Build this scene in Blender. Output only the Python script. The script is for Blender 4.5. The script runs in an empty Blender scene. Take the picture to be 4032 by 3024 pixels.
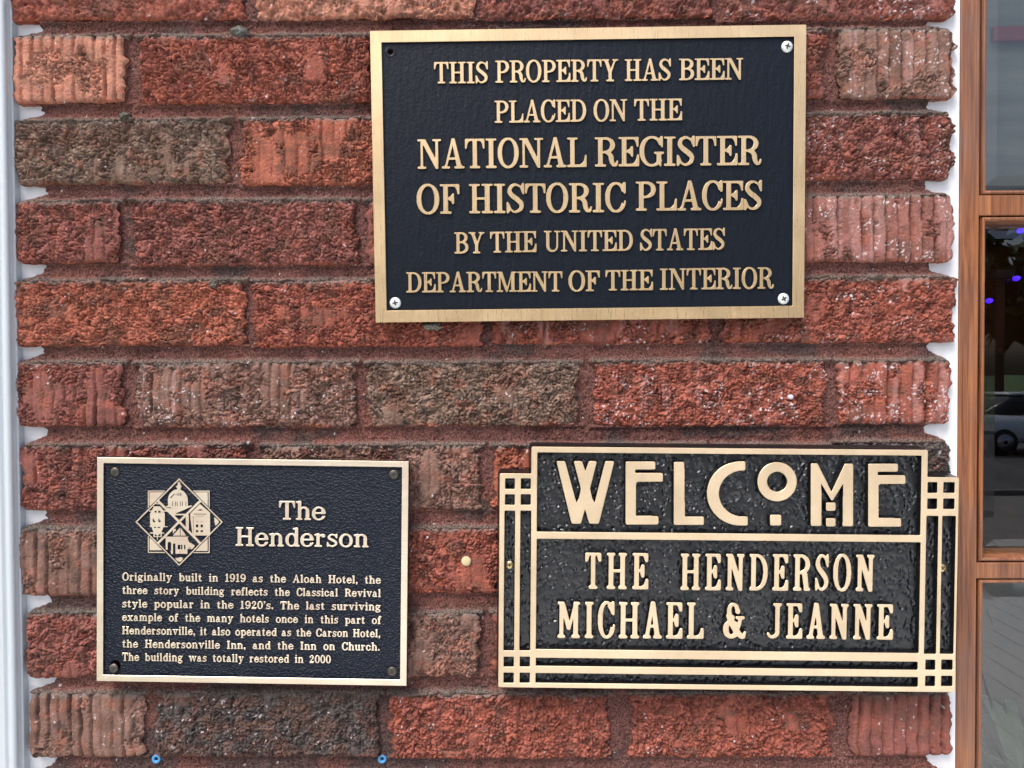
import bpy, math, random
import numpy as np
from mathutils import Vector, Matrix, geometry
SC = bpy.context.scene
COL = SC.collection
rad = math.radians

# ---------------------------------------------------------------- camera, sky, sun, exposure
CAM_Y, CAM_Z = -0.612, 1.5
CAM_ROT = (math.pi/2-0.01830947, 0.00434857, 0.00789396)
cam = bpy.data.objects.new('camera', bpy.data.cameras.new('camera'))
COL.objects.link(cam); SC.camera = cam
cam.location = (0, CAM_Y, CAM_Z); cam.rotation_euler = CAM_ROT
cam.data.lens = 26; cam.data.sensor_width = 36; cam.data.clip_start = 0.02; cam.data.clip_end = 400

SUN_EL, SUN_AZ = rad(56), rad(180+38)          # veiled sun, high in front and to the left: soft raking light on the wall
sdir = Vector((math.sin(SUN_AZ)*math.cos(SUN_EL), math.cos(SUN_AZ)*math.cos(SUN_EL), math.sin(SUN_EL)))
wd = bpy.data.worlds.new('World'); SC.world = wd; wd.use_nodes = True
nt = wd.node_tree; nt.nodes.clear()
sky = nt.nodes.new('ShaderNodeTexSky'); sky.sky_type = 'NISHITA'; sky.sun_disc = False
sky.sun_elevation = SUN_EL; sky.sun_rotation = SUN_AZ; sky.air_density = 0.8; sky.dust_density = 5.0; sky.ozone_density = 0.6
bg = nt.nodes.new('ShaderNodeBackground'); bg.inputs[1].default_value = 0.11
wo = nt.nodes.new('ShaderNodeOutputWorld')
nt.links.new(sky.outputs[0], bg.inputs[0]); nt.links.new(bg.outputs[0], wo.inputs[0])
sl = bpy.data.lights.new('sun', 'SUN'); sl.energy = 1.4; sl.angle = rad(24); sl.color = (1, .98, .96)
so = bpy.data.objects.new('sun', sl); COL.objects.link(so); so.rotation_euler = sdir.to_track_quat('Z', 'Y').to_euler()
SC.view_settings.view_transform = 'Standard'; SC.view_settings.look = 'None'
SC.view_settings.gamma = 1; SC.view_settings.use_curve_mapping = False
SC.view_settings.exposure = 1.08
SC.cycles.use_denoising = True
SC.cycles.max_bounces = 8; SC.cycles.glossy_bounces = 4; SC.cycles.transmission_bounces = 6
SC.cycles.caustics_reflective = False; SC.cycles.caustics_refractive = False

# a point of the photograph (4032 wide) seen on the wall plane at depth y
def _R(a, b, c):
    cx, sx, cy, sy, cz, sz = math.cos(a), math.sin(a), math.cos(b), math.sin(b), math.cos(c), math.sin(c)
    return np.array([[cz, -sz, 0], [sz, cz, 0], [0, 0, 1]]) @ np.array([[cy, 0, sy], [0, 1, 0], [-sy, 0, cy]]) @ np.array([[1, 0, 0], [0, cx, -sx], [0, sx, cx]])
_M = _R(*CAM_ROT)
def bp(px, py, y=0.0):
    d = _M @ np.array([(px-2016)/2912., -(py-1512)/2912., -1.]); t = (y-CAM_Y)/d[1]
    return np.array([t*d[0], CAM_Z+t*d[2]])
VS = 4032/2212.
def bv(x, y, dy=0.0): return bp(x*VS, y*VS, dy)

def tag(o, label=None, cat=None, group=None, kind=None):
    if label: o['label'] = label
    if cat: o['category'] = cat
    if group: o['group'] = group
    if kind: o['kind'] = kind
    return o
def empty(name, loc=(0, 0, 0), rot=(0, 0, 0), parent=None):
    o = bpy.data.objects.new(name, None); COL.objects.link(o); o.location = loc; o.rotation_euler = rot; o.parent = parent; o.empty_display_size = .02
    return o
def link(name, me, mats=(), parent=None, loc=(0, 0, 0)):
    for m in (mats if isinstance(mats, (list, tuple)) else [mats]):
        me.materials.append(m)
    o = bpy.data.objects.new(name, me); COL.objects.link(o); o.parent = parent; o.location = loc
    return o
def npmesh(name, V, F, cols=None, smooth=True, midx=None):
    """V (n,3) floats, F (m,3|4) ints"""
    V = np.asarray(V, np.float32); F = np.asarray(F, np.int32); me = bpy.data.meshes.new(name); k = F.shape[1]
    me.vertices.add(len(V)); me.vertices.foreach_set('co', V.ravel())
    me.loops.add(F.size); me.loops.foreach_set('vertex_index', F.ravel())
    me.polygons.add(len(F)); me.polygons.foreach_set('loop_start', np.arange(len(F), dtype=np.int32)*k)
    me.polygons.foreach_set('loop_total', np.full(len(F), k, np.int32))
    me.polygons.foreach_set('use_smooth', np.full(len(F), smooth))
    if midx is not None: me.polygons.foreach_set('material_index', np.asarray(midx, np.int32))
    me.update(calc_edges=True)
    if cols is not None:
        a = me.color_attributes.new('tint', 'FLOAT_COLOR', 'POINT')
        c = np.ones((len(V), 4), np.float32); c[:, :3] = cols; a.data.foreach_set('color', c.ravel())
    return me
def pymesh(name, V, F, smooth=False, midx=None):
    me = bpy.data.meshes.new(name); me.from_pydata([tuple(v) for v in V], [], F); me.update()
    if smooth: me.polygons.foreach_set('use_smooth', [True]*len(me.polygons))
    if midx: me.polygons.foreach_set('material_index', midx)
    return me
BF = [(0, 1, 3, 2), (4, 6, 7, 5), (0, 4, 5, 1), (2, 3, 7, 6), (0, 2, 6, 4), (1, 5, 7, 3)]
def boxm(name, x0, x1, y0, y1, z0, z1, b=0):
    """box with chamfered edges"""
    import bmesh
    bm = bmesh.new(); vs = [bm.verts.new((x, y, z)) for x in (x0, x1) for y in (y0, y1) for z in (z0, z1)]
    for f in BF: bm.faces.new([vs[i] for i in f])
    bmesh.ops.recalc_face_normals(bm, faces=bm.faces)
    if b: bmesh.ops.bevel(bm, geom=list(bm.edges), offset=b, segments=2, affect='EDGES', profile=.5)
    me = bpy.data.meshes.new(name); bm.to_mesh(me); bm.free(); return me
def lathe(prof, n=24):
    """profile of (radius, y) about the y axis"""
    V = []; F = []
    for r, y in prof:
        for i in range(n): V.append((r*math.cos(2*math.pi*i/n), y, r*math.sin(2*math.pi*i/n)))
    for j in range(len(prof)-1):
        for i in range(n): F.append((j*n+i, j*n+(i+1) % n, (j+1)*n+(i+1) % n, (j+1)*n+i))
    F.append(tuple(range(n))); F.append(tuple(range((len(prof)-1)*n, len(prof)*n)))
    return V, F

# ---------------------------------------------------------------- noise in numpy
def _h(ix, iy, s):
    h = (ix.astype(np.int64)*374761393+iy.astype(np.int64)*668265263+s*1442695041) & 0xffffffff
    h = ((h ^ (h >> 13))*1274126177) & 0xffffffff
    h = ((h ^ (h >> 16))*2246822519) & 0xffffffff
    return ((h ^ (h >> 15)) & 0xffffff)/16777216.
def vn(x, y, s=0):
    ix, iy = np.floor(x), np.floor(y); fx, fy = x-ix, y-iy
    fx = fx*fx*fx*(fx*(fx*6-15)+10); fy = fy*fy*fy*(fy*(fy*6-15)+10)
    a, b, c, d = _h(ix, iy, s), _h(ix+1, iy, s), _h(ix, iy+1, s), _h(ix+1, iy+1, s)
    return (a*(1-fx)+b*fx)*(1-fy)+(c*(1-fx)+d*fx)*fy
def fbm(x, y, s=0, o=3):
    r = 0; a = .5; t = 0
    for i in range(o): r = r+a*vn(x*2**i, y*2**i, s+i*17); t += a; a *= .5
    return r/t
def worley(x, y, s=0):
    ix, iy = np.floor(x), np.floor(y)
    f1 = np.full(x.shape, 9.); f2 = np.full(x.shape, 9.); idr = np.zeros(x.shape)
    for dx in (-1, 0, 1):
        for dy in (-1, 0, 1):
            cx, cy = ix+dx, iy+dy
            px = cx+.1+.8*_h(cx, cy, s); py = cy+.1+.8*_h(cx, cy, s+7)
            d = np.hypot(px-x, py-y); n = d < f1
            f2 = np.where(n, f1, np.minimum(f2, d)); idr = np.where(n, _h(cx, cy, s+13), idr); f1 = np.where(n, d, f1)
    return f1, f2, idr
def sst(a, b, x):
    t = np.clip((x-a)/(b-a), 0, 1); return t*t*(3-2*t)
def lin(r, g, b): return tuple(((c/255.+.055)/1.055)**2.4 if c > 10 else c/255./12.92 for c in (r, g, b))

# ---------------------------------------------------------------- materials
def mat(name, base=(.5, .5, .5), rough=.5, metal=0, spec=.5, build=None):
    m = bpy.data.materials.new(name); m.use_nodes = True; n = m.node_tree; p = n.nodes['Principled BSDF']
    p.inputs['Base Color'].default_value = (*base, 1); p.inputs['Roughness'].default_value = rough
    p.inputs['Metallic'].default_value = metal; p.inputs['Specular IOR Level'].default_value = spec
    if build: build(n, p)
    return m
def N(n, t, **k):
    x = n.nodes.new('ShaderNode'+t)
    for a, b in k.items(): setattr(x, a, b)
    return x
def coords(n, scale=(1, 1, 1), kind='POS', rot=(0, 0, 0)):
    mp = N(n, 'Mapping'); mp.inputs['Scale'].default_value = scale; mp.inputs['Rotation'].default_value = rot
    if kind == 'POS': g = N(n, 'NewGeometry'); n.links.new(g.outputs['Position'], mp.inputs[0])
    else: g = N(n, 'TexCoord'); n.links.new(g.outputs['Object'], mp.inputs[0])
    return mp.outputs[0]
def noise(n, vec, scale, detail=4, rough=.55, dist=0):
    x = N(n, 'TexNoise'); x.inputs['Scale'].default_value = scale; x.inputs['Detail'].default_value = detail
    x.inputs['Roughness'].default_value = rough; x.inputs['Distortion'].default_value = dist; n.links.new(vec, x.inputs['Vector']); return x.outputs[0]
def ramp(n, fac, stops):
    r = N(n, 'ValToRGB'); e = r.color_ramp.elements
    while len(e) < len(stops): e.new(.5)
    for i, (p, c) in enumerate(stops): e[i].position = p; e[i].color = (*c, 1) if len(c) == 3 else c
    n.links.new(fac, r.inputs[0]); return r.outputs[0]
def g3(v): return (v, v, v)
def mixc(n, fac, a, b, mode='MIX'):
    x = N(n, 'Mix', data_type='RGBA', blend_type=mode)
    for i, v in ((0, fac), (6, a), (7, b)):
        if isinstance(v, (int, float)): x.inputs[i].default_value = v
        elif isinstance(v, tuple): x.inputs[i].default_value = (*v, 1)
        else: n.links.new(v, x.inputs[i])
    return x.outputs[2]
def math_(n, op, a, b=None, c=None):
    x = N(n, 'Math', operation=op)
    for i, v in enumerate((a, b, c)):
        if v is None: continue
        if isinstance(v, (int, float)): x.inputs[i].default_value = v
        else: n.links.new(v, x.inputs[i])
    return x.outputs[0]
def bump(n, p, h, dist, strength=1.0, prev=None):
    b = N(n, 'Bump'); b.inputs['Distance'].default_value = dist; b.inputs['Strength'].default_value = strength
    n.links.new(h, b.inputs['Height'])
    if prev is not None: n.links.new(prev, b.inputs['Normal'])
    if p: n.links.new(b.outputs[0], p.inputs['Normal'])
    return b.outputs[0]
# ---------------------------------------------------------------- lettering: every glyph drawn as shapes, unioned on a fine raster, traced to outlines
FR = 88.0                                   # raster cells per cap height
class Cv:
    def __init__(s, x0, x1, y0, y1, res=FR):
        s.res = res; s.x0 = x0; s.y0 = y0
        s.nx = int((x1-x0)*res)+1; s.ny = int((y1-y0)*res)+1
        s.X, s.Y = np.meshgrid(x0+np.arange(s.nx)/res, y0+np.arange(s.ny)/res)
        s.m = np.zeros((s.ny, s.nx), bool)
    def pm(s, P):
        P = np.asarray(P, float); m = np.zeros(s.m.shape, bool)
        n = len(P)
        for i in range(n):
            xa, ya = P[i]; xb, yb = P[(i+1) % n]
            if ya == yb: continue
            c = ((ya > s.Y) != (yb > s.Y)) & (s.X < (xb-xa)*(s.Y-ya)/(yb-ya)+xa)
            m ^= c
        return m
    def poly(s, *P, op=1): return s.put(s.pm(P), op)
    def rect(s, xa, ya, xb, yb, op=1): return s.put((s.X >= xa) & (s.X <= xb) & (s.Y >= ya) & (s.Y <= yb), op)
    def em(s, cx, cy, rx, ry, n=2.0): return (np.abs((s.X-cx)/max(rx, 1e-4))**n + np.abs((s.Y-cy)/max(ry, 1e-4))**n) <= 1
    def ell(s, cx, cy, rx, ry, n=2.0, op=1): return s.put(s.em(cx, cy, rx, ry, n), op)
    def put(s, m, op=1):
        if op > 0: s.m |= m
        else: s.m &= ~m
        return m
    def stm(s, pts):
        pts = np.asarray(pts, float)
        if len(pts) > 2:                                     # Catmull-Rom
            q = np.vstack([2*pts[0]-pts[1], pts, 2*pts[-1]-pts[-2]]); out = []
            for i in range(1, len(q)-2):
                L = max(6, int(np.hypot(*(q[i+1]-q[i])[:2])*55))
                for t in np.linspace(0, 1, L, endpoint=False):
                    out.append(.5*((2*q[i])+(q[i+1]-q[i-1])*t+(2*q[i-1]-5*q[i]+4*q[i+1]-q[i+2])*t*t+(-q[i-1]+3*q[i]-3*q[i+1]+q[i+2])*t**3))
            out.append(pts[-1]); pts = np.array(out)
        else:
            L = max(6, int(np.hypot(*(pts[1]-pts[0])[:2])*55)); t = np.linspace(0, 1, L)[:, None]
            pts = pts[0]*(1-t)+pts[1]*t
        m = np.zeros(s.m.shape, bool)
        for x, y, r in pts: m |= (s.X-x)**2+(s.Y-y)**2 < r*r
        return m
    def st(s, *pts, op=1): return s.put(s.stm(pts), op)
    def line(s, xa, ya, xb, yb, w, op=1):                    # flat-ended bar cut level at top and bottom, w = horizontal width
        return s.poly((xa-w/2, ya), (xa+w/2, ya), (xb+w/2, yb), (xb-w/2, yb), op=op)

def gauss(a, sg):
    r = int(3*sg+1.5); k = np.exp(-(np.arange(-r, r+1)/sg)**2/2); k /= k.sum()
    a = np.pad(a.astype(float), r)
    a = sum(k[i]*a[i:i+a.shape[0]-2*r, :] for i in range(2*r+1))
    return sum(k[i]*a[:, i:i+a.shape[1]-2*r] for i in range(2*r+1))

def contours(a, lev=.5):
    ny, nx = a.shape; b = a > lev
    code = b[:-1, :-1]*1 + b[:-1, 1:]*2 + b[1:, 1:]*4 + b[1:, :-1]*8
    ys, xs = np.nonzero((code > 0) & (code < 15))
    nxt = {}
    pos = {}
    T = {1: ((3, 0),), 2: ((0, 1),), 3: ((3, 1),), 4: ((1, 2),), 5: ((3, 2), (1, 0)), 6: ((0, 2),), 7: ((3, 2),),
         8: ((2, 3),), 9: ((2, 0),), 10: ((0, 3), (2, 1)), 11: ((2, 1),), 12: ((1, 3),), 13: ((1, 0),), 14: ((0, 3),)}
    def edge(x, y, e):
        if e == 0: k = (x, y, 0); p, q = a[y, x], a[y, x+1]; pt = (x+(lev-p)/(q-p), y)
        elif e == 2: k = (x, y+1, 0); p, q = a[y+1, x], a[y+1, x+1]; pt = (x+(lev-p)/(q-p), y+1)
        elif e == 1: k = (x+1, y, 1); p, q = a[y, x+1], a[y+1, x+1]; pt = (x+1, y+(lev-p)/(q-p))
        else: k = (x, y, 1); p, q = a[y, x], a[y+1, x]; pt = (x, y+(lev-p)/(q-p))
        pos[k] = pt; return k
    for x, y in zip(xs.tolist(), ys.tolist()):
        for e0, e1 in T[int(code[y, x])]: nxt[edge(x, y, e0)] = edge(x, y, e1)
    loops = []
    while nxt:
        k0 = next(iter(nxt)); k = k0; L = []
        while k in nxt:
            L.append(pos[k]); k = nxt.pop(k)
        if len(L) > 5: loops.append(np.array(L))
    return loops

def simplify(P, tol):
    n = len(P)
    j = int(np.argmax(((P-P[0])**2).sum(1)))
    keep = np.zeros(n+1, bool); Q = np.vstack([P, P[:1]]); keep[[0, j, n]] = True
    stack = [(0, j), (j, n)]
    while stack:
        a, b = stack.pop()
        if b-a < 2: continue
        d = Q[b]-Q[a]; L = np.hypot(*d)
        s = Q[a+1:b]-Q[a]
        dist = np.abs(s[:, 0]*d[1]-s[:, 1]*d[0])/L if L > 1e-9 else np.hypot(s[:, 0], s[:, 1])
        k = int(np.argmax(dist))
        if dist[k] > tol:
            keep[a+1+k] = True; stack += [(a, a+1+k), (a+1+k, b)]
    return Q[:-1][keep[:-1]]

def qc(a, c, b, n=7):
    t = np.linspace(0, 1, n)[:, None]; a, c, b = map(np.array, (a, c, b))
    return [tuple(p) for p in (1-t)**2*a+2*t*(1-t)*c+t*t*b]

STY = {  # S stem, h hairline, t serif thickness, e serif reach, bl bracket, bk beak length, ro rounding
    'century': dict(S=.142, h=.060, t=.055, e=.115, bl=.05, bk=.34, ro=1.3),
    'condensed': dict(S=.112, h=.062, t=.062, e=.058, bl=.05, bk=.24, ro=1.7),
    'clarendon': dict(S=.138, h=.06, t=.062, e=.10, bl=.05, bk=.36, ro=1.6),
    'book': dict(S=.17, h=.082, t=.07, e=.085, bl=.05, bk=.34, ro=1.8),
}
W = {  # cap widths: century / condensed
    'A': (.80, .50), 'B': (.70, .5), 'C': (.68, .45), 'D': (.76, .52), 'E': (.68, .45), 'F': (.65, .44), 'G': (.78, .5), 'H': (.81, .56), 'I': (.41, .25),
    'J': (.5, .43), 'L': (.69, .46), 'M': (1.0, .62), 'N': (.84, .53), 'O': (.74, .50), 'P': (.67, .46), 'R': (.77, .49), 'S': (.60, .37), 'T': (.69, .45),
    'U': (.80, .5), 'Y': (.78, .5), '&': (.8, .58)}

def glyph_mask(ch, sty):
    P = STY[sty]; S, h, t, e, bl, bk = P['S'], P['h'], P['t'], P['e'], P['bl'], P['bk']
    cond = sty == 'condensed'
    w = W[ch][1 if cond else 0] if ch in W else .6
    thin = h*1.15 if not cond else .095
    if sty == 'clarendon': thin = .10
    c = Cv(-.15, 1.25, -.42, 1.2)
    def sf(x, y, up, sw, el=None, er=None):                   # slab serif with brackets; up=+1 for a foot on the baseline
        el = e if el is None else el; er = e if er is None else er
        c.rect(x-sw/2-el, min(y, y+up*t), x+sw/2+er, max(y, y+up*t))
        if bl:
            if el > 0: c.poly(*(qc((x-sw/2-bl, y+up*t*.9), (x-sw/2, y+up*t), (x-sw/2, y+up*(t+bl)))+[(x, y+up*(t+bl)), (x, y+up*t*.9)]))
            if er > 0: c.poly(*(qc((x+sw/2+bl, y+up*t*.9), (x+sw/2, y+up*t), (x+sw/2, y+up*(t+bl)))+[(x, y+up*(t+bl)), (x, y+up*t*.9)]))
    def stem(x, y0=0, y1=1, sw=S, bot=True, top=True):
        c.rect(x-sw/2, y0, x+sw/2, y1)
        if bot: sf(x, y0, 1, sw)
        if top: sf(x, y1, -1, sw)
    def beak(x, y, s, v, L, reach, bw=None):                  # wedge hanging (v=-1) or rising (v=+1) from a bar end at x; s=+1 right end
        bw = bw or .045+.02*cond
        c.poly(*([(x, y), (x, y+v*L), (x-s*bw, y+v*L)]+qc((x-s*bw, y+v*L), (x-s*bw*1.7, y+v*h), (x-s*reach, y+v*h*.9))+[(x-s*reach, y)]))
    def bowl(x0, w, y0, y1, sw=S, hh=h):
        xm = x0+(w-x0)*(.28 if not cond else .2); cy = (y0+y1)/2
        o = ((c.X >= x0-S/2) & (c.X <= xm) & (c.Y >= y0) & (c.Y <= y1)) | ((c.X > xm) & c.em(xm, cy, w-xm, (y1-y0)/2, 2.15))
        i = ((c.X <= xm) & (c.Y >= y0+hh) & (c.Y <= y1-hh)) | ((c.X > xm) & c.em(xm, cy, w-xm-sw, (y1-y0)/2-hh, 2.05))
        c.put(o & ~i)
    def ring(cx, cy, rx, ry, sw=S, hh=h, n=2.1):
        return c.em(cx, cy, rx, ry, n) & ~c.em(cx, cy, rx-sw, ry-hh, n)
    xl = e+S/2
    if ch == 'I': stem(w/2)
    elif ch == 'H':
        stem(xl); stem(w-xl); c.rect(xl, .47, w-xl, .47+h)
    elif ch == 'T':
        stem(w/2, top=False); c.rect(0, 1-h, w, 1)
        beak(0.0, 1, -1, -1, bk, w*.27); beak(w, 1, 1, -1, bk, w*.27)
    elif ch in 'EFL':
        stem(xl, bot=ch == 'F', top=ch == 'L')
        if ch != 'L':
            c.rect(0, 1-t, w*.8, 1); c.rect(xl, 1-h, w-.01, 1); beak(w-.015, 1, 1, -1, bk, w*.32)
            ym = .48; xm = w*(.70 if not cond else .74); c.rect(xl, ym, xm, ym+h)
            beak(xm, ym+h/2, 1, 1, .17, w*.24); beak(xm, ym+h/2, 1, -1, .19, w*.24)
        if ch != 'F':
            c.rect(0, 0, w*.8, t); c.rect(xl, 0, w-.01, h); beak(w, 0, 1, 1, bk*1.15, w*.42)
    elif ch == 'D': stem(xl); bowl(xl, w, 0, 1)
    elif ch == 'P': stem(xl); bowl(xl, w, .44, 1)
    elif ch == 'B': stem(xl); bowl(xl, w*.95, .50, 1); bowl(xl, w, 0, .50+h)
    elif ch == 'R':
        stem(xl); wb = w*(.87 if not cond else .96); bowl(xl, wb, .46, 1)
        if cond:
            c.poly((w*.52, .50), (w*.80, .50), (w-.05, 0), (w-.05-S, 0)); sf(w-.05-S/2, 0, 1, S*.8, e*.5, e*.9)
        else:
            c.st((w*.48, .49, .045), (w*.60, .45, .06), (w*.70, .34, S/2), (w*.73, .18, S/2), (w*.79, .065, .055), (w*.87, .03, .038), (w*.95, .06, .03), (w*.99, .17, .022))
    elif ch == 'O': c.put(ring(w/2, .5, w/2, .52))
    elif ch in 'CGQ':
        rx = w*.53; m = ring(rx, .5, rx, .52)
        cut = (c.X > rx*1.08) & (c.Y > .30) & (c.Y < .70)
        cut |= (c.X > w*.87) & (c.Y > .2)
        c.put(m & ~cut)
        c.poly((w-.055, 1.02), (w, 1.02), (w, .64), (w-.05, .64), (w-.10, .76), (w-.19, .90), (w-.11, .93))
        if ch == 'C': c.st((w*.74, .06, h*.5), (w*.88, .14, h*.48), (w*.96, .26, h*.4), (w*.985, .36, .022))
        else:
            gx = w-.06-S/2; c.rect(gx-S/2, .06, gx+S/2, .45); sf(gx, .47, -1, S, .085, .085)
            c.poly((gx+S/2, .3), (gx+S/2, -.02), (gx+S/2-.045, -.02), (gx, .1), (gx-S/2, .16), (gx-S/2, .3))
    elif ch == 'S':
        k = S/.165
        c.st((.90*w, .72, .024), (.80*w, .88, h*.42), (.52*w, .975, h*.5), (.26*w, .905, .055*k), (.165*w, .74, .078*k), (.30*w, .60, .086*k),
             (.60*w, .455, .09*k), (.83*w, .30, .08*k), (.80*w, .13, .062*k), (.50*w, .022, h*.5), (.24*w, .10, h*.42), (.09*w, .30, .024))
        c.poly((w*.99, 1.02), (w*.91, 1.02), (w*.80, .90), (w*.88, .72), (w*.91, .64), (w*.99, .64))
        c.poly((0, -.02), (w*.075, -.02), (w*.20, .10), (w*.12, .26), (w*.08, .36), (0, .36))
    elif ch == 'A':
        ap = .5*w; s2 = S*1.12; tn = thin*.9
        xa, xb = e*.9+tn/2, w-e*.9-s2/2
        c.poly((xa-tn/2, t*.5), (xa+tn/2, t*.5), (ap+.02, .93), (ap+.045, 1.02), (ap-.045, 1.02), (ap-.06, .93))
        c.poly((xb-s2/2, t*.5), (xb+s2/2, t*.5), (ap+.055, 1.02), (ap-.045, 1.02))
        c.rect(xa+(ap-xa)*.36, .30, xb-(xb-ap)*.30, .30+h)
        sf(xa, 0, 1, tn); sf(xb, 0, 1, s2, e*.8, e*.9)
    elif ch == 'N':
        tn = thin; xa = e+tn/2; xb = w-e-tn/2
        c.rect(xa-tn/2, 0, xa+tn/2, 1); c.rect(xb-tn/2, 0, xb+tn/2, 1)
        sf(xa, 0, 1, tn); sf(xb, 1, -1, tn)
        c.poly((xa-tn/2, 1), (xa-tn/2+S*1.15, 1), (xb+tn/2, .14), (xb+tn/2, -.02), (xb-tn*.55, -.02)); c.rect(0, 1-t, xa, 1)
    elif ch == 'M':
        tn = thin; xa = e+tn/2; xb = w-e-S/2; xm = .5*w
        c.rect(xa-tn/2, 0, xa+tn/2, 1); c.rect(xb-S/2, 0, xb+S/2, 1)
        sf(xa, 0, 1, tn); sf(xb, 0, 1, S); c.rect(0, 1-t, xa, 1); c.rect(xb, 1-t, w, 1)
        yb = 0 if not cond else .22
        c.poly((xa-tn/2, 1), (xa-tn/2+S*1.1, 1), (xm+.05, yb+.1), (xm+.02, yb), (xm-.035, yb))
        c.poly((xb+S/2, 1), (xb-S/2+.02, 1), (xm-.05+.03, yb), (xm+.035, yb), (xb-S/2+tn*.6, .9))
    elif ch == 'U':
        tn = thin; xb = w-e-tn/2; xa = xl
        c.rect(xa-S/2, .3, xa+S/2, 1); sf(xa, 1, -1, S); c.rect(xb-tn/2, .3, xb+tn/2, 1); sf(xb, 1, -1, tn)
        cx = (xa-S/2+xb+tn/2)/2; rx = (xb+tn/2-xa+S/2)/2
        c.put(c.em(cx, .32, rx, .34, 2.2) & ~c.em(cx+(S-tn)/2, .32, rx-(S+tn)/2, .34-h*1.1, 2.2) & (c.Y < .33))
    elif ch == 'Y':
        tn = thin; c.rect(w/2-S/2, 0, w/2+S/2, .45); sf(w/2, 0, 1, S)
        c.line(w/2, .40, e+S*.45, 1, S*1.1); sf(e+S*.45, 1, -1, S, e, e*.7)
        c.line(w/2+S*.22, .40, w-e-tn*.4, 1, tn); sf(w-e-tn*.4, 1, -1, tn, e*.9, e)
    elif ch == 'J':
        x = w-e-S/2; c.rect(x-S/2, .22, x+S/2, 1); sf(x, 1, -1, S)
        c.st((x, .25, S/2), (x-.01, .12, S*.46), (x-.10, .035, S*.33), (x-.20, .04, S*.28), (x-.26, .12, S*.30))
    elif ch == '&':
        c.put(c.em(.22, .24, .22, .26, 2.1) & ~c.em(.235, .25, .10, .17, 2.0))
        c.put(c.em(.27, .76, .165, .24, 2.1) & ~c.em(.27, .78, .065, .15, 2.0) & ~((c.X > .3) & (c.Y < .72)))
        c.st((.15, .62, .065), (.24, .42, .075), (.36, .20, .075), (.50, .04, .06), (.57, .03, .04)); c.st((.57, .04, .03), (.60, .16, .03))
        c.ell(.40, .76, .06, .07); c.rect(.34, .545, .58, .61); c.st((.47, .56, .04), (.42, .32, .04), (.30, .08, .04))
    else:
        X = .69; s = S*.93; hl = h*.95; r = s/2; xs = e*.9+r
        def foot(x, sw=s, el=None, er=None): sf(x, 0, 1, sw, el if el is not None else e*.85, er if er is not None else e*.85)
        def flag(x, y, sw=s): c.poly((x-sw/2-e*.95, y-t*.55), (x-sw/2-e*.95, y-t*1.35), (x-sw/2, y-t*1.5), (x+sw/2, y-t), (x+sw/2, y+.015), (x, y+.005))
        def arch(xa, xb, y=X):                                # shoulder from stem xa to stem xb (centres)
            c.st((xa, y-.16, hl*.4), (xa+(xb-xa)*.34, y-.045, hl*.55), (xa+(xb-xa)*.68, y-.035, hl*.72), (xb-.01, y-.13, r*.9), (xb, y-.22, r))
            c.rect(xb-r, 0, xb+r, y-.2)
        if ch == 'o': w = .60; c.put(ring(w/2, X/2, w/2, X/2+.015, s, hl))
        elif ch in 'ce':
            w = .57; rx = w*.52; m = ring(rx, X/2, rx, X/2+.015, s, hl)
            cut = (c.X > rx) & (c.Y > .22) & (c.Y < (.46 if ch == 'c' else X/2))
            cut |= (c.X > w*.84) & (c.Y < .3)
            c.put(m & ~cut)
            c.st((w*.70, .05, hl*.5), (w*.87, .11, hl*.42), (w*.96, .20, .026))
            if ch == 'e': c.rect(s*.6, X/2-.01, w-.015, X/2-.01+hl); c.st((w-.10, X/2+.07, .06), (w-.10, X/2+.14, .06))
            else: c.ell(w-.11, X-.18, .095, .085)
        elif ch in 'bpdq':
            w = .66; rx = .27; l = ch in 'bp'; cx = rx+(.10 if l else 0)
            xst = xs if l else w-xs+.0
            cx = (xst-r+.01+rx) if l else (xst+r-.01-rx)
            c.put(ring(cx, X/2, rx, X/2+.012, s, hl)); 
            y0, y1 = (0, 1) if ch in 'bd' else (-.30, X); c.rect(xst-r, y0+(0 if ch != 'b' else .02), xst+r, y1)
            if ch in 'bp': flag(xst, y1)
            if ch == 'd': flag(xst, y1); c.rect(xst, 0, xst+r+e*.8, t)
            if ch == 'p': sf(xst, -.30, 1, s, e*.85, e*.85)
            w = max(xst+r+e*.6, cx+rx)
        elif ch in 'nhmru':
            if ch == 'u':
                xb = xs+.34; c.rect(xs-r, .15, xs+r, X); c.rect(xb-r, 0, xb+r, X); flag(xs, X); flag(xb, X)
                c.st((xs, .2, r), (xs+.02, .11, r*.85), (xs+.10, .045, hl*.62), (xb-.12, .055, hl*.5), (xb, .15, hl*.4)); c.rect(xb, 0, xb+r+e*.8, t); w = xb+r+e*.8
            else:
                c.rect(xs-r, 0, xs+r, 1 if ch == 'h' else X); flag(xs, 1 if ch == 'h' else X)
                if ch == 'r':
                    foot(xs, s, None, e*1.1); c.st((xs, X-.2, hl*.4), (xs+.12, X-.07, hl*.5), (xs+.20, X-.04, hl*.6)); c.ell(xs+.235, X-.095, .085, .085); w = xs+.33
                else:
                    foot(xs, s, None, e*.6); xb = xs+.35-(.02 if ch == 'm' else 0); arch(xs, xb); foot(xb, s, e*.6, None)
                    w = xb+r+e*.85
                    if ch == 'm': arch(xb, xb+.33); foot(xb+.33, s, e*.6, None); w += .33
        elif ch in 'li':
            y = 1 if ch == 'l' else X; c.rect(xs-r, 0, xs+r, y); flag(xs, y); foot(xs); w = xs+r+e*.85
            if ch == 'i': c.ell(xs-.01, .925, .088, .088)
        elif ch == 's':
            w = .50; k = .92*s/.165; y = X
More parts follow.
